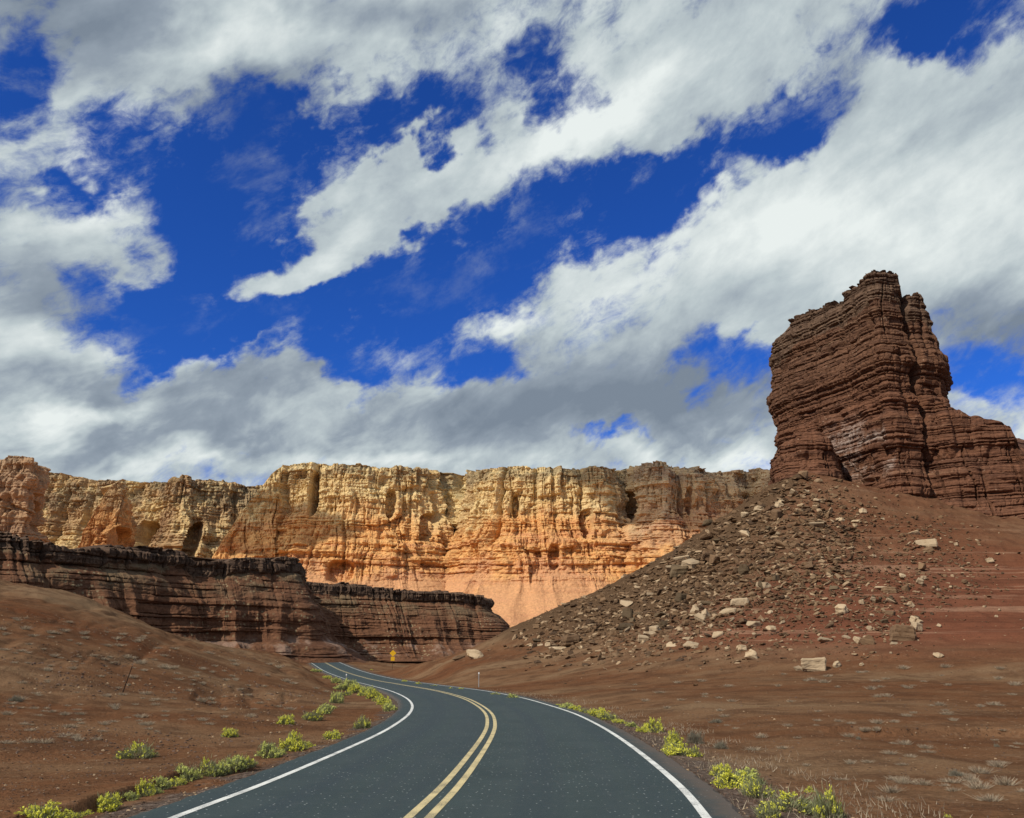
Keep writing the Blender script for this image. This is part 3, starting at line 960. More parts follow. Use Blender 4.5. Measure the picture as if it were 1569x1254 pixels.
def butte_disp(k=1.0, crackpos=()):
    def d(X, Y, Z, s, h):
        zw = Z + 0.9 * fbm(X / 16, Y / 16, .4, 2)
        vary = 0.55 + 0.75 * np.abs(fbm(X / 7, Y / 7, Z / 3.0, 2))
        D = .5 * fbm(X / 13, Y / 13, Z / 26, 3)
        # beds: each layer stands out its own amount, a dark slot weathered between them
        bo, bd, bk = cells(zw + .25 * vn(X / 5, Y / 5, 8.8), 17, .45, 2.1, 400)
        slot = .4 + .6 * smooth(vn(X / 6, Y / 6, bk * 3.3), -.35, .25)
        D += k * (.24 * bo - .42 * slot * np.exp(-(bd / .11) ** 2))
        jo, jd, jk = cells(s + 41.7 * np.sin(bk * 12.9) + .25 * vn(Z / .5, s / 3), 23, .8, 5.5, 900)
        b3, d3, _ = cells(zw, 61, 2.2, 8.5, 400)
        D += k * (.42 * b3 - .35 * np.exp(-(d3 / .16) ** 2))
        _, j3, j3k = cells(s + .9 * vn(Z / 6, 3.3), 67, 4, 15, 900)
        D -= k * 1.15 * np.exp(-(j3 / .2) ** 2) * smooth(vn(Z / 11, j3k * 5.7), -.25, .2)
        D += k * (.17 * jo - .3 * np.exp(-(jd / .1) ** 2))
        D += k * vary * (0.30 * ledge(zw, 1 / 3.4, 2.2, X, Y, 6) + 0.13 * ledge(zw, 1 / 1.35, 5.1, X, Y, 6) + 0.11 * ledge(zw, 1 / .6, 8.8, X, Y, 5) + .09 * ledge(zw, 1 / .3, 3.8, X, Y, 4))
        # joints: blocks break along near-vertical cracks
        j = np.clip(fbm(s / 3.6, zw / 14, 3.3, 2, .6, True) - .52, 0, 1)
        D -= 2.0 * j
        blk = np.floor(zw / 1.7 + vn(s / 9, 2.2) * .7)
        D += 0.10 * np.tanh(5 * vn(s / 1.6 + blk * 3.7, blk * 1.9, 5.5))
        D += 0.15 * fbm(X / 1.1, Y / 1.1, Z / .7, 3, .6)
        # deep shaded hollows below the hardest beds
        hol = np.clip(vn(X / 4.5, Y / 4.5, zw / 1.1 + 3.3) - .55, 0, 1)
        D -= 1.5 * hol
        for c, w, a in crackpos:
            D -= a * np.exp(-((s - c + .5 * vn(Z / 3, 1.1)) / w) ** 2) * smooth(h, .05, .35)
        return D
    return d


BUTTE = empty('sandstone_butte', (float(at(1338, 750, 152)[0]), 160.0, 0.0), label='tall dark red layered sandstone butte with a square tower rising above the boulder slope', category='butte')


def child_mesh(name, me, parent):
    me.transform(Matrix.Translation(-Vector(parent.location)))
    return link(name, me, parent)


def px_path(rows, base):
    return np.array([(*at(px, py, Y)[:2], base, at(px, py, Y)[2]) for px, py, Y in rows])


FIN = [(1176, 548, 186), (1181, 532, 182), (1212, 490, 174), (1240, 476, 168.5), (1280, 460, 161), (1314, 436, 154), (1326, 420, 151.5), (1337, 412, 150.2),
       (1354, 415, 150.2), (1374, 421, 151), (1382, 446, 151.5), (1387, 453, 151.8), (1393, 446, 152), (1411, 447, 152.6), (1429, 476, 153.4), (1438, 512, 156),
       (1438, 520, 164), (1415, 500, 176), (1370, 480, 184), (1300, 480, 192), (1232, 520, 196), (1190, 545, 194)]
PROF_FIN = [(0, .9), (0.06, 0.35), (0.3, -0.15), (0.5, 0.15), (0.66, -.1), (0.78, 0.3), (0.9, .2), (0.96, 0.15), (1.0, -0.15)]


def build_butte():
    base = EYE + 19
    path = px_path(FIN, base)
    # gap between the summit block and its neighbour
    Qd = np.concatenate([[0], np.cumsum(np.linalg.norm(np.diff(path[:, :2], axis=0), axis=1))])
    jag = lambda s: .55 * cells(s, 3, 1.3, 5.0)[0] + .15 * cells(s, 8, .6, 1.6)[0] - .35 * np.exp(-(cells(s, 3, 1.3, 5.0)[1] / .22) ** 2)
    G, Nn, s = loft(path, 760, PROF_FIN, 400, butte_disp(1.0, ((Qd[11], .55, 2.6), (Qd[5] + 1.2, .3, .8))), soft=1, nsoft=5, closed=True, top_jag=jag)
    # the west wall leans out a little at the foot of the corner, as in the photo
    top = G[-1]
    cen = np.array([(0.5 * (path[2, 0] + path[20, 0])), 0])
    # close the summit towards the middle line of the fin
    ax0, ax1 = at(1200, 545, 189)[:2], at(1378, 420, 160)[:2]
    d = ax1 - ax0
    tt = np.clip(((top[:, :2] - ax0) @ d) / (d @ d), 0, 1)
    mid = ax0 + tt[:, None] * d
    zmid = np.interp(tt, np.linspace(0, 1, 60), [top[np.argsort(np.abs(tt - v))[:14], 2].mean() for v in np.linspace(0, 1, 60)])
    caps = []
    for k in (0.12, .3, .55, .8, 1.0):
        q = top.copy()
        q[:, :2] = top[:, :2] * (1 - k) + mid * k
        q[:, 2] = top[:, 2] * (1 - k) + zmid * k + .4 * fbm(q[:, 0] / 1.5, q[:, 1] / 1.5, 2.2, 2) - .3
        caps.append(q)
    G = np.concatenate([G, np.stack(caps)], 0)
    rows_cap = int(400 * 0.885)
    body, cap = G[:rows_cap + 1], G[rows_cap:]
    me = grid_mesh('rock_tower', body, mat_butte, closed=True)
    # salt bloom mask: on the west face low down beside the corner
    B = at(1336, 700, 151.0)
    C2 = at(1250, 700, 168)
    dd = (C2 - B)[:2]
    t = ((body[..., :2] - B[:2]) @ dd) / (dd @ dd)
    zc = np.interp(t, [0, 1], [at(1332, 690, 151.5)[2], at(1250, 700, 168)[2]])
    west = (Nn[:, 0] < -0.55)[None]
    mk = smooth(t, -.06, .0) * (1 - smooth(t, .6, 1.1)) * (1 - smooth(np.abs(body[..., 2] - zc - 1), 3.0, 8.0)) * smooth(fbm(body[..., 0] / 5, body[..., 1] / 5, body[..., 2] / 2.2, 3), -.45, .2) * west
    mk2 = west * smooth(t, 1.5, 1.9) * (1 - smooth(body[..., 2], EYE + 36, EYE + 42)) * .8
    set_mask(me, 'salt', np.clip(mk + mk2, 0, 1))
    child_mesh('rock_tower', me, BUTTE)
    me = grid_mesh('caprock', cap, mat_cap, closed=True)
    child_mesh('caprock', me, BUTTE)

    # lower shoulder running off to the right
    SH = [(1395, 606, 158), (1425, 614, 152.5), (1447, 621, 150), (1470, 628, 149.5), (1500, 635, 149), (1538, 645, 148), (1549, 655, 148), (1562, 684, 147.5), (1580, 702, 147),
          (1620, 720, 147), (1680, 740, 150), (1700, 745, 162), (1640, 720, 178), (1540, 660, 182), (1440, 640, 182), (1405, 620, 176)]
    path = px_path(SH, EYE + 14)
    prof = [(0, 9.0), (0.10, 6.5), (0.22, 3.4), (0.34, 3.1), (0.42, 1.8), (0.6, 1.3), (0.8, .7), (.93, .2), (1, -.6)]
    G, Nn, s = loft(path, 620, prof, 260, butte_disp(.9), soft=14, nsoft=30, closed=True, top_jag=lambda s: .35 * np.tanh(3 * vn(s / 2.5, 7.3)) + .2 * vn(s / .8, 2.2))
    top = G[-1]
    c = top[:, :2].mean(0)
    caps = []
    for k in (.15, .4, .7, 1.0):
        q = top.copy()
        q[:, :2] = top[:, :2] * (1 - k) + c * k
        q[:, 2] = top[:, 2] * (1 - k) + top[:, 2].mean() * k - .3
        caps.append(q)
    G = np.concatenate([G, np.stack(caps)], 0)
    me = grid_mesh('rock_shoulder', G, mat_butte, closed=True)
    child_mesh('rock_shoulder', me, BUTTE)

    # rounded red pedestal leaning on the west face
    PD = [(1180, 705, 166), (1188, 692, 160), (1202, 672, 156), (1222, 661, 153.2), (1250, 657, 152), (1268, 664, 152), (1277, 682, 154), (1284, 700, 164), (1260, 690, 176), (1200, 700, 178)]
    path = px_path(PD, EYE + 22)
    prof = [(0, 5.0), (.15, 3.6), (.4, 1.5), (.7, .6), (.85, .3), (.95, -.3), (1, -1.0)]
    G, Nn, s = loft(path, 320, prof, 150, butte_disp(.8), soft=14, nsoft=20, closed=True, top_jag=lambda s: .3 * vn(s / 1.5, 3.3))
    top = G[-1]
    c = top[:, :2].mean(0)
    q1, q2 = top.copy(), top.copy()
    q1[:, :2] = .6 * top[:, :2] + .4 * c
    q2[:, :2] = c
    q2[:, 2] = top[:, 2].mean()
    G = np.concatenate([G, q1[None], q2[None]], 0)
    me = grid_mesh('pedestal', G, mat_butte, closed=True)
    child_mesh('pedestal', me, BUTTE)


build_butte()

# --- the two lower mesas beside the road
MESA_STOPS = [(0.28, (0.074, 0.033, 0.018)), (0.42, (0.118, 0.054, 0.029)), (0.52, (0.155, 0.074, 0.039)), (0.6, (0.098, 0.045, 0.025)), (0.7, (0.18, 0.106, 0.056))]


def mesa_extra(N, P, x, y, z, c, grain):
    sp = N.add('ShaderNodeTexVoronoi')
    N.put(sp.inputs['Vector'], P)
    sp.inputs['Scale'].default_value = 0.8
    k = N.math('MULTIPLY', N.step(sp.outputs['Distance'], .34, .18), N.step(N.noise(P, .055, 4, .65), .46, .58))
    c = N.mix(N.math('MULTIPLY', k, .8), c, (0.27, 0.215, 0.125))
    # olive dust of the slope right below the rim
    up = N.math('MULTIPLY', attr(N, 'upper'), N.step(N.noise(P, .12, 4, .65), .42, .6))
    c = N.mix(N.math('MULTIPLY', up, .75), c, N.mix(grain, (0.10, 0.07, 0.04), (0.22, 0.165, 0.095)))
    foot = N.math('MULTIPLY', attr(N, 'foot'), N.step(N.noise(P, .14, 4, .6), .5, .62))
    return N.mix(N.math('MULTIPLY', foot, .7), c, (0.27, 0.18, 0.13))


mat_rim = strata_material('black varnished mesa rim', [(0.3, (0.050, 0.032, 0.023)), (0.5, (0.095, 0.060, 0.040)), (0.7, (0.16, 0.105, 0.068))], 0.9, 2.0, fscale=0.7, dark=0.6, bdist=0.3)
mat_mesa = strata_material('dark red mesa mudstone', MESA_STOPS, 0.5, 3.0, fscale=0.4, dark=0.35, extra=mesa_extra, bdist=0.4)


def mesa_disp(X, Y, Z, s, h):
    low = 1 - smooth(h, .5, .8)
    rib = fbm(s / 9.5, h * .5, 1.7, 3, .5, True)
    D = 3.0 * (rib - .2) * low * smooth(h, -.02, .12)
    D += 4.5 * fbm(s / 34, h * .4, 2.7, 3)
    zw = Z + 0.8 * fbm(X / 25, Y / 25, .4, 2)
    vary = .5 + .8 * np.abs(fbm(X / 11, Y / 11, Z / 5, 2))
    D += vary * (0.65 * ledge(zw, 1 / 3.1, 4.2, X, Y, 5) + .4 * ledge(zw, 1 / 1.3, 1.1, X, Y, 5))
    gully = np.clip(fbm(s / 15, h * .35, 8.1, 2, .5, True) - .55, 0, 1)
    D -= 7 * gully * smooth(h, 0, .15) * (1 - smooth(h, .9, 1))
    bo, bd, bk = cells(zw + .3 * vn(X / 6, Y / 6, 8.8), 19, .6, 2.8, 400)
    bare = smooth(fbm(s / 19, h * 2.2, 6.6, 3), -.28, .22)
    D += 4.2 * np.clip(fbm(s / 24, .4, 3.9, 3) + .1, 0, 1) * (1 - smooth(h, .05, .42)) + (1 - bare) * .9 * (1 - smooth(h, .3, .8))
    D += bare * .42 * bo - bare * .75 * (.4 + .6 * smooth(vn(X / 9, Y / 9, bk * 3.3), -.35, .25)) * np.exp(-(bd / .16) ** 2)
    jo, jd, _ = cells(s + 41.7 * np.sin(bk * 12.9), 29, 1.5, 9, 1500)
    D += .3 * jo * smooth(h, .15, .3)
    D += .35 * fbm(X / 1.8, Y / 1.8, Z / 1.2, 3, .6)
    cap = smooth(h, .84, .87)
    s2 = s + .35 * vn(Z / 1.3, s / 6)
    c1, d1, _ = cells(s2, 31, 1.6, 15.0)
    c2, d2, _ = cells(s2 + 20 * np.floor(Z / 1.6 + .4 * vn(s / 9, 1.)), 32, .7, 3.0)
    blk = .75 * c1 + .35 * c2 - 1.1 * np.exp(-(d1 / .3) ** 2) - .35 * np.exp(-(d2 / .2) ** 2)
    crk = np.clip(fbm(s / 4.0, Z / 12, 2.3, 2, .6, True) - .55, 0, 1) * 5.5
    D += cap * (blk - .5 * crk + .1)
    return D


MESA_PROF = [(0, 19), (.10, 15), (.22, 10.5), (.36, 8.6), (.5, 7.0), (.6, 5.6), (.72, 3.4), (.82, 1.5), (.845, .5), (.86, .5), (.97, .2), (1, 0)]


def mesa(name, rows, n, label, back=70, prof=MESA_PROF):
    path = pathpx(rows)
    m = path[len(path) // 2]
    root = empty(name, (float(m[0]), float(m[1]), float(m[2])), label=label, category='mesa')
    G, Nn, s = loft(path, n, prof, 200, mesa_disp, 10, 30,
                    top_jag=lambda s: .65 * cells(s, 31, 1.6, 15.0)[0] + .3 * cells(s, 35, .8, 3)[0] - .8 * np.exp(-(cells(s, 31, 1.6, 15.)[1] / .4) ** 2) + .8 * fbm(s / 22, 2.1, 0, 2))
    k = int(200 * .845)
    me = grid_mesh('cliff_face', G[:k + 1], mat_mesa)
    h = np.linspace(0, 1, 200)[:k + 1, None] + 0 * G[:k + 1, :, 0]
    set_mask(me, 'upper', smooth(h, .5, .8))
    set_mask(me, 'foot', smooth(h, .05, .12) * (1 - smooth(h, .2, .28)))
    child_mesh('cliff_face', me, root)
    top = np.concatenate([G[k:], plateau(G, Nn, back, 16, 1.2, .12)], 0)
    child_mesh('caprock', grid_mesh('caprock', top, mat_rim), root)


mesa('layered_mesa', [(-520, 150, 0, 800), (-250, 165, 0, 806), (-60, 176, 2, 808), (0, 180, 1, 812), (60, 186, 0, 826), (100, 190, -2, 839), (170, 200, -3, 840), (250, 210, -3, 841), (288, 216, -3, 847), (300, 218, -3, 862), (340, 222, -3, 858),
      (400, 228, -3, 858), (452, 233, -3, 857), (463, 238, -3, 859), (466, 252, -3, 868), (466, 275, -3, 879), (462, 310, -3, 896)], 1300,
     'nearer dark red mesa with blocky black rim left of the road')
mesa('layered_mesa', [(380, 318, -3, 884), (440, 312, -3, 888), (480, 310, -3, 891), (540, 316, -3, 896), (600, 324, -3, 901), (660, 330, -3, 907), (712, 335, -3, 911), (738, 337, -3, 913), (745, 345, -3, 917), (748, 365, -3, 922), (745, 400, -3, 932)], 900,
     'farther low dark mesa whose rim tapers down to the gap behind the road sign', back=90,
     prof=[(0, 22), (.10, 18), (.22, 13.5), (.36, 11), (.5, 8.2), (.6, 6.4), (.72, 4.0), (.80, 1.7), (.835, .5), (.86, .5), (.97, .2), (1, 0)])


# ------------------------------------------------------------------ fallen rock
def rock_material(name, lo, hi, island=False):
    m, N = material(name)
    P = geo(N)
    tc = N.add('ShaderNodeTexCoord').outputs['Object']
    g = N.noise(P, 3.0, 6, .7)
    b = N.noise(N.mapping(tc, sc=(.6, .6, 7)), 1.2, 5, .65)
    c = N.mix(N.math('ADD', N.math('MULTIPLY', g, .6), N.math('MULTIPLY', b, .4)), lo, hi)
    if island:
        r = N.add('ShaderNodeNewGeometry').outputs['Random Per Island']
        c = N.mix(N.step(r, .70, .98), c, (0.35, 0.245, 0.145))
        c = N.mix(N.step(r, .42, .0), c, (0.066, 0.040, 0.023))
    else:
        r = N.add('ShaderNodeObjectInfo').outputs['Random']
        c = N.mix(1.0, c, N.ramp(r, [(0, (.72, .7, .68)), (1, (1.2, 1.18, 1.12))]), 'MULTIPLY')
    c = N.mix(N.step(N.noise(P, 1.2, 4, .6), .58, .72), c, N.mix(1.0, c, (.6, .5, .42), 'MULTIPLY'))
    N.surface(c, .92, N.math('ADD', g, b), .7, .12, .15)
    return m


ROCKMATS = [rock_material('pale tan fallen sandstone', (0.27, 0.19, 0.115), (0.52, 0.41, 0.275)),
            rock_material('brown fallen sandstone', (0.11, 0.066, 0.038), (0.25, 0.16, 0.092)),
            rock_material('dark olive fallen sandstone', (0.068, 0.046, 0.027), (0.16, 0.115, 0.068))]


def rock_bmesh(rg, flat=0.6, n=11, sub=0, lay=0.0):
    bm = bmesh.new()
    pts = rg.normal(size=(n, 3))
    pts /= np.abs(pts).max(1)[:, None] ** .8 + .15
    pts *= np.array([1, rg.uniform(.55, .9), flat]) * rg.uniform(.8, 1.1, (n, 1))
    for p in pts:
        bm.verts.new(p)
    r = bmesh.ops.convex_hull(bm, input=bm.verts)
    bmesh.ops.delete(bm, geom=[v for v in bm.verts if not v.link_faces], context='VERTS')
    bmesh.ops.dissolve_limit(bm, angle_limit=.25, verts=bm.verts, edges=bm.edges)
    bmesh.ops.bevel(bm, geom=list(bm.edges), offset=.07, segments=1, affect='EDGES', clamp_overlap=True)
    if sub:
        bmesh.ops.triangulate(bm, faces=bm.faces)
        bmesh.ops.subdivide_edges(bm, edges=bm.edges, cuts=sub, use_grid_fill=True)
        V = np.array([v.co for v in bm.verts])
        Nn = V / (np.linalg.norm(V, axis=1)[:, None] + 1e-6)
        d = .10 * fbm(V[:, 0] * 2.2, V[:, 1] * 2.2, V[:, 2] * 2.2 + 5, 4, .6) + lay * np.tanh(4 * vn(V[:, 0] * .4, V[:, 1] * .4, V[:, 2] * 6 + 2))
        for v, q in zip(bm.verts, V + Nn * d[:, None]):
            v.co = q
    zs = [v.co.z for v in bm.verts]
    xs = [v.co.x for v in bm.verts]
    ys = [v.co.y for v in bm.verts]
    s = 2.0 / (max(xs) - min(xs))
    bmesh.ops.translate(bm, verts=bm.verts, vec=(-(max(xs) + min(xs)) / 2, -(max(ys) + min(ys)) / 2, -min(zs)))
    bmesh.ops.scale(bm, verts=bm.verts, vec=(s, s, s))
    return bm


def block_bmesh(rg, flat=.6, sub=5, lay=.03):
    """a squared block that has split along its beds and joints"""
    bm = bmesh.new()
    bmesh.ops.create_cube(bm, size=2)
    wy = rg.uniform(.55, .85)
    for v in bm.verts:
        v.co = Vector((v.co.x * rg.uniform(.5, 1.1), v.co.y * wy * rg.uniform(.5, 1.15), v.co.z * flat * rg.uniform(.55, 1.15)))
        if v.co.z > 0:
            v.co.x *= rg.uniform(.8, .98)
    bmesh.ops.bevel(bm, geom=list(bm.edges), offset=.16 * min(1, flat + .3), segments=1, affect='EDGES', clamp_overlap=True)
    bmesh.ops.triangulate(bm, faces=bm.faces)
    bmesh.ops.subdivide_edges(bm, edges=bm.edges, cuts=sub, use_grid_fill=True)
    bm.normal_update()
    o = rg.uniform(0, 50)
    V = np.array([v.co for v in bm.verts])
    Nn = np.array([v.normal for v in bm.verts])
    d = .11 * fbm(V[:, 0] * 1.6 + o, V[:, 1] * 1.6, V[:, 2] * 1.6, 4, .6) + lay * np.tanh(4 * vn(V[:, 0] * .5, o, V[:, 2] * 7)) \
        - .22 * np.clip(fbm(V[:, 0] * 1.1 + o, V[:, 1] * 1.1, V[:, 2] * .5, 2, .5, True) - .6, 0, 1)
    for v, q in zip(bm.verts, V + Nn * d[:, None]):
        v.co = q
    P = np.array([v.co for v in bm.verts])
    lo, hi = P.min(0), P.max(0)
    k = 2.0 / (hi[0] - lo[0])
    bmesh.ops.translate(bm, verts=bm.verts, vec=(-(lo[0] + hi[0]) / 2, -(lo[1] + hi[1]) / 2, -lo[2]))
    bmesh.ops.scale(bm, verts=bm.verts, vec=(k, k, k))
    return bm


def rock_mesh(rg, mat, block=False, **kw):
    bm = block_bmesh(rg, **kw) if block else rock_bmesh(rg, **kw)
    me = bpy.data.meshes.new('boulder')
    bm.to_mesh(me)
    bm.free()
    me.materials.append(mat)
    return me


rg = np.random.default_rng(5)
ROCKS = [[rock_mesh(rg, m, flat=f, n=int(k), sub=1) for f, k in ((.35, 10), (.5, 12), (.7, 11), (.28, 10))] + [rock_mesh(rg, m, True, flat=f, sub=2) for f in (.3, .45, .6, .75)] for m in ROCKMATS]


def boulder(p, width, me, rot, label, group=None, tilt=(0, 0), zs=1.0, sink=.12):
    o = bpy.data.objects.new('boulder', me)
    COL.objects.link(o)
    s = width / 2
    o.scale = (s, s, s * zs)
    o.rotation_euler = (tilt[0], tilt[1], rot)
    o.location = (p[0], p[1], p[2] - sink * width * zs)
    o['label'] = label
    o['category'] = 'boulder'
    if group:
        o['group'] = group
    return o


BIG = [  # px, py of the foot, width px, height px, tone, rotation, tilt, label
    (1251, 1029, 40, 21, 0, 0.2, (.05, 0), 'blocky tan boulder with layered flat top, alone on the red plain'),
    (1226, 1028, 19, 10, 0, 1.0, (0, .3), 'small wedge of tan rock just left of the blocky layered boulder'),
    (1285, 1023, 20, 10, 0, 2.0, (0, -.1), 'small pale flat rock just right of the blocky layered boulder'),
    (1150, 1012, 24, 17, 0, .6, (.2, .55), 'pale boulder tilted up on edge with a dark shaded right face'),
    (1133, 1015, 22, 7, 0, 2.6, (0, .15), 'thin pale slab lying beside the tilted pale boulder'),
    (1387, 984, 42, 28, 1, .3, (.0, .1), 'large squat brown boulder with pale streaks on the bare red slope at right'),
    (1376, 987, 22, 8, 0, 1.4, (0, 0), 'low pale rubble block at the foot of the squat brown boulder'),
    (1442, 1008, 17, 9, 0, .2, (0, 0), 'single pale rock by itself far right on the red plain'),
    (1367, 909, 32, 12, 1, 2.9, (0, .05), 'long brown flat boulder at the upper edge of the bare red slope'),
    (1355, 904, 24, 10, 0, .4, (0, .1), 'pale slab behind the long brown flat boulder'),
    (1136, 928, 31, 12, 0, .1, (0, 0), 'smooth whitish oblong boulder at the foot of the dark rubble'),
    (1154, 962, 24, 18, 0, .9, (.3, .4), 'whitish boulder leaning right over a dark shadowed hollow'),
    (1185, 969, 20, 13, 0, 2.1, (0, 0), 'pale cube-like boulder right of the leaning whitish boulder'),
    (1061, 991, 27, 15, 0, .1, (0, .1), 'pale boulder with flat bright top over a deep dark undercut'),
    (727, 1010, 30, 17, 0, .2, (0, .1), 'large tan boulder standing nearest the far mesa beyond the road'),
    (704, 1011, 22, 10, 1, .8, (0, -.3), 'brown slanting slab just left of the tan boulder beyond the road'),
    (990, 1020, 16, 11, 1, .5, (0, -.4), 'small brown pointed rock alone on the plain below the debris slope'),
    (1333, 989, 26, 18, 1, 1.9, (0, .5), 'brown wedge boulder tilted toward the right on bare red slope'),
    (1268, 985, 26, 12, 0, .7, (0, .2), 'pale jagged boulder among loose stones mid slope'),
    (1142, 883, 21, 28, 2, .3, (0, .05), 'upright greenish slab standing on end in the middle of the dark rubble'),
    (1045, 882, 40, 20, 2, 2.7, (0, -.3), 'long dark grey slab tilted on the left flank of the rubble'),
    (1107, 832, 30, 15, 2, .5, (.1, .2), 'dark boulder with black overhang on the upper left of the rubble'),
    (1088, 804, 22, 14, 2, .9, (0, -.3), 'dark pointed boulder on the skyline of the debris slope'),
    (1405, 822, 30, 12, 0, 2.5, (0, .25), 'cream coloured outcrop slab high on the right of the debris cone'),
    (1425, 840, 34, 14, 0, 2.4, (0, .3), 'broad cream slab below the high cream outcrop slab'),
    (1222, 842, 22, 17, 1, 1.2, (0, .3), 'brown angular boulder in the upper middle of the debris cone'),
    (1290, 800, 15, 9, 0, .4, (0, 0), 'pale block on the bare soil chute below the butte corner'),
    (1238, 755, 11, 8, 0, .2, (0, 0), 'light block near the very top of the debris cone'),
    (1083, 928, 20, 12, 2, .4, (0, .1), 'dark grey squared boulder at lower left of the rubble'),
    (1075, 930, 12, 9, 0, 1.4, (0, 0), 'light rock touching the dark grey squared boulder'),
    (855, 997, 30, 10, 0, .2, (0, .1), 'flat pale slab at the left toe of the debris slope'),
    (878, 990, 34, 18, 1, .7, (0, -.1), 'brown squared boulder at the left toe of the debris slope'),
    (960, 965, 26, 14, 2, .2, (0, 0), 'dark boulder low on the left flank of the rubble'),
    (1000, 975, 30, 14, 0, .4, (0, .1), 'pale flat boulder at the bottom edge of the left rubble'),
    (1031, 990, 26, 9, 0, 2.8, (0, -.2), 'sloping pale slab left of the undercut pale boulder'),
    (826, 985, 24, 11, 2, .7, (0, .1), 'dark boulder at the left end of the debris slope skyline'),
    (1480, 895, 10, 9, 1, .7, (0, .1), 'brown stone near the windswept bare slope at far right'),
    (1185, 1000, 0, 0, 0, 0, (0, 0), ''),
]
BIG = [b for b in BIG if b[2] > 0]
bp, _ = ground_at([b[0] for b in BIG], [b[1] for b in BIG])
for i, (b, p) in enumerate(zip(BIG, bp)):
    Wm = b[2] * p[1] / F * .92
    Hm = b[3] * p[1] / F
    big = b[2] >= 20
    me = rock_mesh(np.random.default_rng(100 + i), ROCKMATS[b[4]], True, flat=min(1.4, 1.0 * Hm / Wm), sub=6) if b[2] >= 31 else rock_mesh(np.random.default_rng(300 + i), ROCKMATS[b[4]], flat=min(.95, .85 * Hm / Wm), n=14, sub=2, lay=.03)
    o = boulder((p[0], p[1] + Wm * .35, p[2]), Wm, me, b[5] * .6 - .3, b[7], None, b[6], 1.0, .09)

# scattered boulders: one polygon per kind of ground
def inside(poly, x, y):
    poly = np.array(poly)
    r = np.zeros(len(x), bool)
    j = len(poly) - 1
    for i in range(len(poly)):
        a, b = poly[i], poly[j]
        c = ((a[1] > y) != (b[1] > y)) & (x < (b[0] - a[0]) * (y - a[1]) / (b[1] - a[1] + 1e-9) + a[0])
        r ^= c
        j = i
    return r


DARK = [(1235, 728), (1290, 800), (1300, 860), (1290, 905), (1200, 925), (1100, 945), (1000, 985), (900, 995), (800, 985), (800, 966), (900, 918), (1000, 869), (1085, 818), (1180, 758)]
TOE = [(760, 990), (900, 975), (1050, 945), (1200, 925), (1330, 900), (1420, 960), (1370, 985), (1250, 985), (1180, 1000), (1000, 1000), (860, 1004)]
UPR = [(1240, 730), (1330, 765), (1420, 795), (1520, 850), (1530, 900), (1420, 935), (1300, 935), (1270, 830)]
PLAIN = [(1000, 1000), (1300, 960), (1569, 860), (1569, 1010), (1300, 1030), (1050, 1030)]


def scatter(poly, n, r, jit=0.0):
    P = np.array(poly)
    lo, hi = P.min(0), P.max(0)
    out = np.empty((0, 2))
    while len(out) < n:
        q = r.uniform(lo, hi, (n * 3, 2))
        out = np.r_[out, q[inside(poly, q[:, 0], q[:, 1])]]
    out = out + r.normal(0, 1, out.shape) * jit
    p, hit = ground_at(out[:n, 0], out[:n, 1])
    return p[hit]


GROUPS = [(DARK, 140, (6, 27), (.3, .48, .22), 'angular dark brown boulder packed among the rubble on the debris cone', 'boulders packed on the debris cone'),
          (TOE, 70, (8, 20), (.72, .22, .06), 'pale broken rock fallen to the red toe of the debris slope', 'pale rocks along the toe of the debris slope'),
          (UPR, 34, (7, 16), (.7, .25, .05), 'light rock scattered on bare brown soil below the butte face', 'light rocks below the butte face'),
          (PLAIN, 18, (4, 9), (.7, .3, 0), 'lone small rock lying out on the bare red slope', 'lone rocks on the red slope')]
rg = np.random.default_rng(21)
for poly, n, (a, b), tone, lab, grp in GROUPS:
    P = scatter(poly, n, rg)
    for p in P:
        wpx = a + (b - a) * rg.uniform() ** 2.6
        if (p[2] > EYE + 22 or p[0] < 12) and wpx > 17:
            wpx = rg.uniform(8, 17)
        W = wpx * p[1] / F
        t = rg.choice(3, p=tone)
        boulder(p, W, ROCKS[t][rg.integers(0, 8)], rg.uniform(0, 6.3), lab, grp, (rg.normal() * .3, rg.normal() * .3), rg.uniform(.8, 1.2))

# small loose stones nobody could count
_ico = bmesh.new()
bmesh.ops.create_icosphere(_ico, subdivisions=1, radius=1)
ICO_V = np.array([v.co for v in _ico.verts])
ICO_F = np.array([[v.index for v in f.verts] for f in _ico.faces])
_ico.free()


def stones(name, P, W, mat, flat=(.35, .8), seed=3, sink=.25, tilt=.4):
    r = np.random.default_rng(seed)
    n = len(P)
    V = ICO_V[None] * (1 + r.uniform(-.38, .3, (n, len(ICO_V), 1)))
    V = np.sign(V) * np.abs(V) ** .8
    V = V * np.stack([np.ones(n), r.uniform(.5, 1, n), r.uniform(*flat, n)], 1)[:, None]
    a = r.uniform(0, 6.28, n)
    t = r.normal(0, tilt, n)
    ct, st = np.cos(t)[:, None], np.sin(t)[:, None]
    x, y, z = V[..., 0] * ct - V[..., 2] * st, V[..., 1], V[..., 0] * st + V[..., 2] * ct
    ca, sa = np.cos(a)[:, None], np.sin(a)[:, None]
    V = np.stack([x * ca - y * sa, x * sa + y * ca, z], -1) * (W / 2)[:, None, None]
    V += P[:, None]
    V[..., 2] += (W * (.25 - sink))[:, None]
    Fc = (ICO_F[None] + (np.arange(n) * len(ICO_V))[:, None, None]).reshape(-1, 3)
    return link(name, mesh_from(name, V.reshape(-1, 3), Fc, mat), kind='stuff')


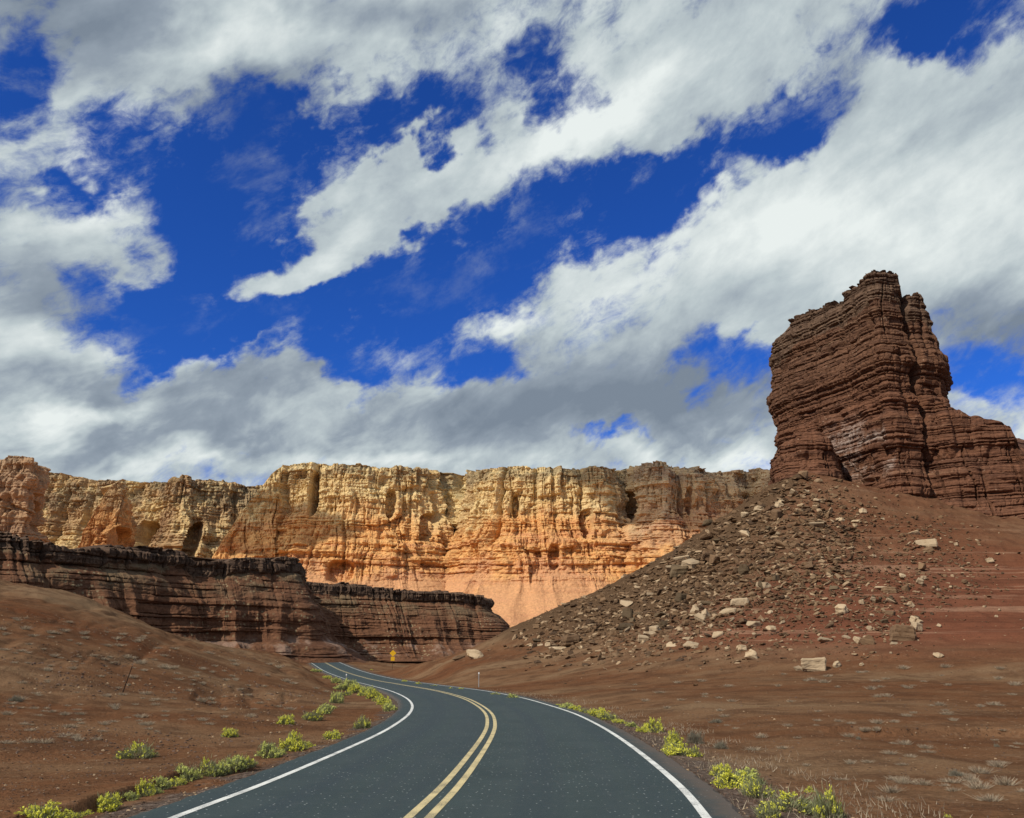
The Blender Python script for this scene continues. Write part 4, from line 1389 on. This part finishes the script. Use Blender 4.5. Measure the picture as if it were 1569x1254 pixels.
rub = rock_material('loose broken sandstone', (0.094, 0.052, 0.026), (0.21, 0.13, 0.07), True)
rg = np.random.default_rng(33)
Ps, Ws = [], []
for poly, n, a, b in ((DARK, 11500, 1.5, 15.5), (TOE, 3200, 1.4, 11), (UPR, 4200, 1.3, 9), (PLAIN, 600, 1, 4)):
    P = scatter(poly, n, rg, 20)
    Ps.append(P)
    Ws.append((a + (b - a) * rg.uniform(size=len(P)) ** 4.0) * P[:, 1] / F)
stones('rubble', np.concatenate(Ps), np.concatenate(Ws), rub, (.16, .5), seed=4, sink=.2, tilt=.45)
# pebbles on the near slopes and verge gravel
LEFTN = [(0, 1000), (300, 1030), (480, 1060), (560, 1080), (450, 1120), (250, 1200), (120, 1254), (0, 1254)]
RIGHTN = [(900, 1075), (1300, 1060), (1569, 1080), (1569, 1254), (1330, 1254), (1150, 1180), (1000, 1110)]
peb = rock_material('small desert stones', (0.06, 0.038, 0.028), (0.19, 0.12, 0.085), True)
Ps, Ws = [], []
for poly, n, a, b in ((LEFTN, 6000, 1.0, 6), (RIGHTN, 2600, 1.0, 4), ([(0, 930), (150, 952), (330, 998), (440, 1014), (430, 1040), (0, 1000)], 2600, .8, 3.5)):
    P = scatter(poly, n, rg)
    k = np.clip(fbm(P[:, 0] / 5, P[:, 1] / 5, 9.1, 3) * 1.6 + .55, 0, 1) > rg.uniform(size=len(P))
    P = P[k]
    Ps.append(P)
    Ws.append((a + (b - a) * rg.uniform(size=len(P)) ** 3.2) * P[:, 1] / F)
# gravel by the asphalt
k = np.where((RP[:, 1] > 6) & (RP[:, 1] < 75))[0]
for side, w0, w1, n in ((1, .55, 2.2, 3000), (-1, .65, 1.5, 1600)):
    idx = rg.choice(k, n)
    o = (RWR[idx] + w0 + (w1 - w0) * rg.uniform(size=n) ** 1.5) if side > 0 else -(RWL[idx] + w0 + (w1 - w0) * rg.uniform(size=n) ** 1.5)
    q = RP[idx, :2] + RN[idx] * o[:, None] + rg.normal(0, .25, (n, 2)) * _T[idx] * 3
    P = np.c_[q, terrain(q[:, 0], q[:, 1])]
    Ps.append(P)
    Ws.append(.02 + .07 * rg.uniform(size=n) ** 3)
stones('pebbles', np.concatenate(Ps), np.concatenate(Ws), peb, seed=6)


# ------------------------------------------------------------------ plants
def leaf_material(name, a, b, trans=.25):
    m, N = material(name)
    r = N.add('ShaderNodeNewGeometry').outputs['Random Per Island']
    c = N.mix(r, a, b)
    bs = N.add('ShaderNodeBsdfDiffuse')
    N.put(bs.inputs[0], c)
    tr = N.add('ShaderNodeBsdfTranslucent')
    N.put(tr.inputs[0], c)
    mx = N.add('ShaderNodeMixShader')
    mx.inputs[0].default_value = trans
    N.t.links.new(bs.outputs[0], mx.inputs[1])
    N.t.links.new(tr.outputs[0], mx.inputs[2])
    o = N.add('ShaderNodeOutputMaterial')
    N.t.links.new(mx.outputs[0], o.inputs[0])
    return m


mat_leaf = leaf_material('grey green brush leaves', (0.14, 0.145, 0.07), (0.32, 0.33, 0.18))
mat_bloom = leaf_material('yellow brush flowers', (0.56, 0.54, 0.04), (0.84, 0.82, 0.16))
mat_limeb = leaf_material('lime yellow brush flowers', (0.48, 0.50, 0.10), (0.74, 0.76, 0.26))
mat_dry = leaf_material('dry straw', (0.24, 0.18, 0.12), (0.46, 0.38, 0.27))
mat_sage = leaf_material('grey dry brush', (0.13, 0.115, 0.08), (0.30, 0.27, 0.20))
mat_twig = leaf_material('brush twigs', (0.10, 0.08, 0.05), (0.17, 0.13, 0.09), 0)


def blades(name, base, tip, w, mat, r):
    """thin tapering blades as triangles"""
    n = len(base)
    d = tip - base
    side = np.cross(d, r.normal(size=(n, 3)))
    side /= np.linalg.norm(side, axis=1)[:, None] + 1e-9
    w = np.broadcast_to(np.asarray(w, float), (n,))[:, None]
    V = np.stack([base - side * w, base + side * w, tip + side * w * .35, tip - side * w * .35], 1)
    return mesh_from(name, V.reshape(-1, 3), np.arange(n * 4).reshape(n, 4), mat)


def dome(r, n, clumps, flat=.8):
    """points on and in an uneven clumped dome of radius 1"""
    c = r.normal(size=(clumps, 3))
    c[:, 2] = np.abs(c[:, 2]) * .8
    c /= np.linalg.norm(c, axis=1)[:, None]
    c *= r.uniform(.45, .85, (clumps, 1))
    k = r.integers(0, clumps, n)
    p = c[k] + r.normal(0, .17, (n, 3))
    p[:, 2] = np.abs(p[:, 2]) * flat
    return p, c


def make_brush(seed, n=1500, bloom=520, bm=None, flat=.85, leafm=None):
    r = np.random.default_rng(seed)
    p, c = dome(r, n, 26, flat)
    d = p / (np.linalg.norm(p, axis=1)[:, None] + 1e-6) + np.array([0, 0, .7]) + r.normal(0, .35, (n, 3))
    d /= np.linalg.norm(d, axis=1)[:, None]
    fol = blades('foliage', p, p + d * r.uniform(.10, .24, (n, 1)), r.uniform(.010, .022, n), leafm or mat_leaf, r)
    m = 120
    tp = p[r.integers(0, n, m)]
    tw = blades('twigs', tp * np.array([.12, .12, 0]), tp, .009, mat_twig, r)
    out = [fol, tw]
    if bloom:
        out_r = np.linalg.norm(p * np.array([1, 1, 1.2]), axis=1) + .5 * p[:, 2]
        topk = np.argsort(-out_r)[:int(n * .5)]
        heads = p[r.choice(topk, max(8, bloom // 12))]
        q = heads[r.integers(0, len(heads), bloom)] + r.normal(0, .05, (bloom, 3)) + np.array([0, 0, .08])
        dd = r.normal(size=(bloom, 3)) + np.array([0, 0, .8])
        dd /= np.linalg.norm(dd, axis=1)[:, None]
        out.append(blades('flowers', q, q + dd * .075, .032, bm or mat_bloom, r))
    return out


BRUSH = {'full': [make_brush(s, 1500, 1500) for s in (1, 2, 3)],
         'lime': [make_brush(s, 1700, 1100, mat_limeb) for s in (4, 5, 6)],
         'some': [make_brush(s, 1700, 420) for s in (7, 8)],
         'grey': [make_brush(s, 1300, 0, None, .8, mat_sage) for s in (9, 10)]}
PARTS = ('foliage', 'twigs', 'flowers')


def brush(p, w, h, kind, rz, label, group=None):
    t = empty('grey_brush' if kind == 'grey' else 'rabbitbrush', (p[0], p[1], p[2] - .04), rz, (w / 2, w / 2, h), label=label, category='bush')
    if group:
        t['group'] = group
    v = BRUSH[kind]
    for nm, me in zip(PARTS, v[int(rz * 100) % len(v)]):
        q = link(nm, me, t)
        if nm == 'flowers':
            q['kind'] = 'stuff'          # hundreds of tiny heads
    return t


SHRUBS = [  # px, py of foot, width px, height px, kind, label
    (50, 1262, 84, 34, 'full', 'round yellow-flowered bush at the bottom left corner'),
    (155, 1243, 60, 32, 'full', 'yellow-flowered bush just right of the corner bush'),
    (215, 1220, 46, 26, 'full', 'bright yellow flower patch at the left end of the long green row'),
    (243, 1207, 40, 20, 'lime', 'green bush with few pale blooms between yellow patch and long row'),
    (283, 1196, 46, 28, 'lime', 'grey-green bush in the middle of the long verge row'),
    (312, 1188, 44, 28, 'some', 'green bush with scattered yellow blooms in the long verge row'),
    (352, 1180, 46, 26, 'lime', 'grey-green bush at the right end of the long verge row'),
    (407, 1162, 46, 28, 'lime', 'pale lime bush left of the brightest roadside bush'),
    (450, 1150, 52, 30, 'full', 'brightest yellow-green roadside bush on the inside of the bend'),
    (507, 1133, 34, 17, 'full', 'small low yellow bush right of the brightest roadside bush'),
    (553, 1117, 30, 24, 'some', 'dull green bush close to the asphalt inside the bend'),
    (436, 1110, 34, 18, 'full', 'yellow bush on bare soil above the brightest roadside bush'),
    (351, 1130, 32, 18, 'full', 'small yellow bush alone on the brown left slope'),
    (205, 1162, 66, 26, 'some', 'sparse greyish bush with few yellow heads on the left slope'),
    (497, 1094, 36, 18, 'lime', 'lime bush beyond the bare patch inside the bend'),
    (515, 1078, 26, 22, 'lime', 'taller lime bush at the left tip of the yellow row by the bend'),
    (545, 1062, 38, 14, 'full', 'yellow bush leading the row along the far inside of the bend'),
    (572, 1070, 30, 16, 'full', 'yellow bush second from the lead in the row inside the bend'),
    (588, 1080, 30, 16, 'full', 'yellow bush near the low end of the row inside the bend'),
    (598, 1090, 26, 15, 'lime', 'last lime bush where the row meets the inner asphalt edge'),
    (515, 1047, 26, 10, 'lime', 'small lime bush by the far left asphalt edge'),
    (484, 1030, 20, 6, 'lime', 'tiny yellowish bush on the far left road edge'),
    (20, 1075, 26, 13, 'grey', 'sparse olive bush at the left picture edge on the slope'),
    (1002, 1122, 40, 22, 'full', 'bright yellow bush on the right verge, first of the pair'),
    (1032, 1140, 34, 24, 'full', 'olive and yellow bush just below the bright right verge bush'),
    (1024, 1146, 22, 9, 'full', 'low yellow sprig at the asphalt edge below the right pair'),
    (1066, 1140, 40, 26, 'grey', 'grey leafless brush behind the yellow pair on the right verge'),
    (1105, 1148, 26, 16, 'grey', 'small grey brush right of the larger grey brush'),
    (1065, 1160, 20, 20, 'some', 'thin yellow-tipped bush on the right verge gravel'),
    (1107, 1190, 40, 24, 'full', 'pale yellow bush halfway down the right verge'),
    (1165, 1222, 60, 34, 'some', 'wide green bush with many yellow tips low on the right verge'),
    (1180, 1256, 50, 28, 'some', 'grey-green bush at the bottom edge beside the asphalt on the right'),
    (1274, 1256, 56, 52, 'some', 'large round pale bush with yellow heads at the bottom right'),
    (1244, 1215, 18, 12, 'full', 'tiny bright yellow bush left of the large round pale bush'),
    (1458, 1254, 16, 9, 'full', 'lone tiny yellow sprig at the bottom edge far right'),
    (1098, 1108, 26, 9, 'grey', 'low rounded grey-green cushion plant on the right plain'),
    (1470, 1190, 28, 14, 'grey', 'pale grey brush on the plain at far right'),
    (1530, 1145, 12, 8, 'grey', 'tiny pale grey brush above the far right brush'),
    (1318, 1134, 12, 8, 'grey', 'small brown-grey brush on the plain below the eroded bank'),
]
sp, _ = ground_at([s[0] for s in SHRUBS], [min(s[1], 1268) for s in SHRUBS])
rg = np.random.default_rng(77)
for s, p in zip(SHRUBS, sp):
    brush((p[0], p[1] + .1, p[2]), s[2] * p[1] / F * .78, s[3] * p[1] / F * .92, s[4], rg.uniform(0, 6.28), s[5])
# far verge row on the right edge and the small clumps among the row
ROW = [(620, 1046), (640, 1050), (664, 1053), (690, 1057), (705, 1058), (760, 1067), (785, 1072), (868, 1086), (880, 1089), (895, 1093), (915, 1098), (930, 1103), (948, 1108), (968, 1114), (985, 1122), (569, 1027), (855, 1083), (1045, 1158), (1125, 1205), (1140, 1200), (1210, 1240)]
LROW = [(105, 1252), (128, 1247), (180, 1232), (198, 1226), (232, 1216), (262, 1202), (270, 1200), (298, 1193), (325, 1186), (338, 1183), (372, 1174), (385, 1169), (425, 1157), (470, 1146), (480, 1103),
        (530, 1066), (535, 1057), (558, 1066), (565, 1063), (580, 1075), (594, 1085), (524, 1058), (500, 1040), (505, 1086), (470, 1100)]
lp, _ = ground_at([r[0] for r in LROW], [r[1] for r in LROW])
for p in lp:
    w = rg.uniform(.011, .026) * p[1]
    brush(p, w, w * rg.uniform(.35, .55), rg.choice(['lime', 'full', 'full', 'some']), rg.uniform(0, 6.28), 'low yellow-green bush in the flowering strip along the left verge', 'low bushes along the left verge')
rp, _ = ground_at([r[0] for r in ROW], [r[1] for r in ROW])
for p in rp:
    w = rg.uniform(.4, 1.0)
    brush(p, w, w * rg.uniform(.3, .5), rg.choice(['lime', 'some', 'full']), rg.uniform(0, 6.28), 'small yellow-green verge bush along the right edge of the asphalt', 'small bushes along the right verge')


def make_tuft(seed, n=170):
    r = np.random.default_rng(seed)
    a = r.uniform(0, 6.28, n)
    b = np.c_[np.cos(a), np.sin(a), 0 * a] * r.uniform(0, .45, n)[:, None]
    t = b * 1.9 + np.c_[r.normal(0, .25, n), r.normal(0, .25, n), r.uniform(.4, 1.0, n)]
    return blades('grass_tuft', b, t, .022, mat_dry, r)


TUFTS = [make_tuft(s) for s in (1, 2, 3, 4)]
TL = [(0, 1005), (120, 1010), (430, 1035), (500, 1060), (420, 1100), (250, 1130), (100, 1140), (0, 1140)]
TR = [(950, 1040), (1569, 1010), (1569, 1230), (1350, 1230), (1150, 1150), (1000, 1100)]
for poly, n, lab, grp in (([(0, 940), (200, 965), (430, 1014), (430, 1035), (0, 1005)], 60, 'small pale grass tuft high on the left hillside', 'grass tufts on the left hillside'), (TL, 130, 'pale dry grass tuft on the brown left slope', 'dry grass tufts on the left slope'), (TR, 110, 'pale dry grass tuft on the red plain right of the road', 'dry grass tufts on the right plain')):
    P = scatter(poly, n, rg)
    for p in P:
        w = rg.uniform(.13, .3) * (1.0 if p[1] < 30 else 1.0 + (p[1] - 30) / 40)
        o = link('grass_tuft', TUFTS[rg.integers(0, 4)], label=lab, category='grass tuft', group=grp)
        o.location = (p[0], p[1], p[2] - .02)
        o.scale = (w, w, w * rg.uniform(.35, .6))
        o.rotation_euler = (0, 0, rg.uniform(0, 6.28))
# withered weeds along the verge, beyond counting
k = np.where((RP[:, 1] > 8) & (RP[:, 1] < 80))[0]
n = 5500
idx = rg.choice(k, n)
o = RWR[idx] + .9 + 2.6 * rg.uniform(size=n)
q = RP[idx, :2] + RN[idx] * o[:, None] + rg.normal(0, .3, (n, 2))
clump = fbm(q[:, 0] / 1.3, q[:, 1] / 1.3, 2.2, 2) > -.05
q = q[clump]
b = np.c_[q, terrain(q[:, 0], q[:, 1])]
tp = b + np.c_[rg.normal(0, .04, (len(b), 2)), rg.uniform(.03, .13, len(b))]
link('weeds', blades('weeds', b, tp, .006, mat_dry, rg), kind='stuff')


# ------------------------------------------------------------------ signs and posts
def flat_material(name, col, rough=.5, spec=.3):
    m, N = material(name)
    P = geo(N)
    c = N.mix(N.noise(P, 6, 4, .6), tuple(.82 * v for v in col), col)
    N.surface(c, rough, None, spec=spec)
    return m


mat_sign = flat_material('yellow sign sheet', (0.72, 0.40, 0.01))
mat_black = flat_material('black sign print', (0.02, 0.02, 0.02))
mat_steel = flat_material('galvanised steel', (0.30, 0.30, 0.29), .45, .5)
mat_wood = flat_material('weathered dark stake', (0.035, 0.022, 0.016), .9, .1)
mat_white = flat_material('white reflector', (0.8, 0.8, 0.78), .4)
mat_greyw = flat_material('weathered grey timber', (0.20, 0.16, 0.13), .9, .1)


def box_bm(bm, x0, x1, y0, y1, z0, z1, bev=0.0):
    r = bmesh.ops.create_cube(bm, size=1)
    bmesh.ops.scale(bm, verts=r['verts'], vec=(x1 - x0, y1 - y0, z1 - z0))
    bmesh.ops.translate(bm, verts=r['verts'], vec=((x0 + x1) / 2, (y0 + y1) / 2, (z0 + z1) / 2))
    return r['verts']


def part(name, build, mat, parent, bev=0.004):
    bm = bmesh.new()
    build(bm)
    if bev:
        bmesh.ops.bevel(bm, geom=list(bm.edges), offset=bev, segments=1, affect='EDGES', clamp_overlap=True)
    me = bpy.data.meshes.new(name)
    bm.to_mesh(me)
    bm.free()
    me.materials.append(mat)
    return link(name, me, parent)


def u_post(bm, h, w=.06):
    box_bm(bm, -w / 2, w / 2, 0, .012, -.3, h)
    box_bm(bm, -w / 2, -w / 2 + .012, .013, .04, -.3, h)
    box_bm(bm, w / 2 - .012, w / 2, .013, .04, -.3, h)


def diamond(bm, s, y0, y1, zc):
    vs = box_bm(bm, -s / 2, s / 2, y0, y1, -s / 2, s / 2)
    bmesh.ops.rotate(bm, verts=vs, cent=(0, 0, 0), matrix=Matrix.Rotation(math.pi / 4, 3, 'Y'))
    bmesh.ops.translate(bm, verts=vs, vec=(0, 0, zc))


def warning_sign(px, py_foot, py_top):
    Ys = np.linspace(95, 200, 200)
    rx, rz = ray(px, py_foot)
    Y = Ys[np.argmin(np.abs(terrain(rx * Ys, Ys) - EYE - rz * Ys))]
    p = np.array([rx * Y, Y, float(terrain(rx * Y, Y))])
    H = at(px, py_top, p[1])[2] - p[2]
    t = empty('warning_sign', p, .1, label='yellow diamond road warning sign with small yellow plate below', category='road sign')
    dw = 9.6 * p[1] / F
    s = dw / math.sqrt(2)
    part('post', lambda bm: u_post(bm, H - .1), mat_wood, t)
    zc = H - dw / 2
    d = part('diamond_panel', lambda bm: diamond(bm, s, -.03, -.024, zc), mat_sign, t, .0015)
    w = 5.6 * p[1] / F
    zb = zc - dw / 2 - w * .5 - .03
    part('plate', lambda bm: box_bm(bm, -w / 2, w / 2, -.03, -.024, zb - w / 2, zb + w / 2), mat_sign, t, .0015)


warning_sign(601.5, 1016, 996)


def delineator(px, py_foot, py_top, label):
    p, _ = ground_at([px], [py_foot])
    p = p[0]
    H = at(px, py_top, p[1])[2] - p[2]
    t = empty('delineator_post', p, .05, label=label, category='marker post', group='roadside delineator posts')
    part('post', lambda bm: u_post(bm, H - .06, .07), mat_steel, t)
    part('reflector', lambda bm: box_bm(bm, -.06, .06, -.02, -.004, H - .16, H), mat_white, t)


delineator(733.5, 1053.5, 1030.5, 'grey delineator post with white top standing on the right verge of the bend')
delineator(530, 1050, 1033, 'delineator post with white tip by the far left edge of the road')

p = ground_at([454], [1008])[0][0]
t = empty('marker_post', p, .1, label='grey post with two narrow dark plates where the road disappears', category='marker post')
H = 17 * p[1] / F
part('post', lambda bm: box_bm(bm, -.09, .09, -.06, .06, -.3, H), mat_greyw, t, .01)
part('side_plate', lambda bm: box_bm(bm, -.42, -.2, -.09, -.06, H * .5, H * .97), mat_black, t, .004)
part('side_plate', lambda bm: box_bm(bm, .2, .42, -.09, -.06, H * .5, H * .97), mat_black, t, .004)
part('crossbar', lambda bm: (box_bm(bm, -.38, .38, -.058, -.03, H * .7, H * .74)), mat_greyw, t, .004)

p = ground_at([187.5], [1063])[0][0]
t = empty('leaning_stake', p, 0, label='thin dark stake leaning right on the brown left slope', category='stake')
Ls = 53 * p[1] / F


def stake(bm, z0, z1, w0, w1):
    r = bmesh.ops.create_cone(bm, cap_ends=True, segments=8, radius1=w0, radius2=w1, depth=z1 - z0)
    bmesh.ops.translate(bm, verts=r['verts'], vec=(0, 0, (z0 + z1) / 2))


part('stake', lambda bm: stake(bm, -.3, Ls * .74, .028, .022), mat_wood, t, 0)
part('pale_rod', lambda bm: stake(bm, Ls * .72, Ls * 1.02, .012, .008), mat_greyw, t, 0)
t.rotation_euler = (0, math.radians(14), 0)
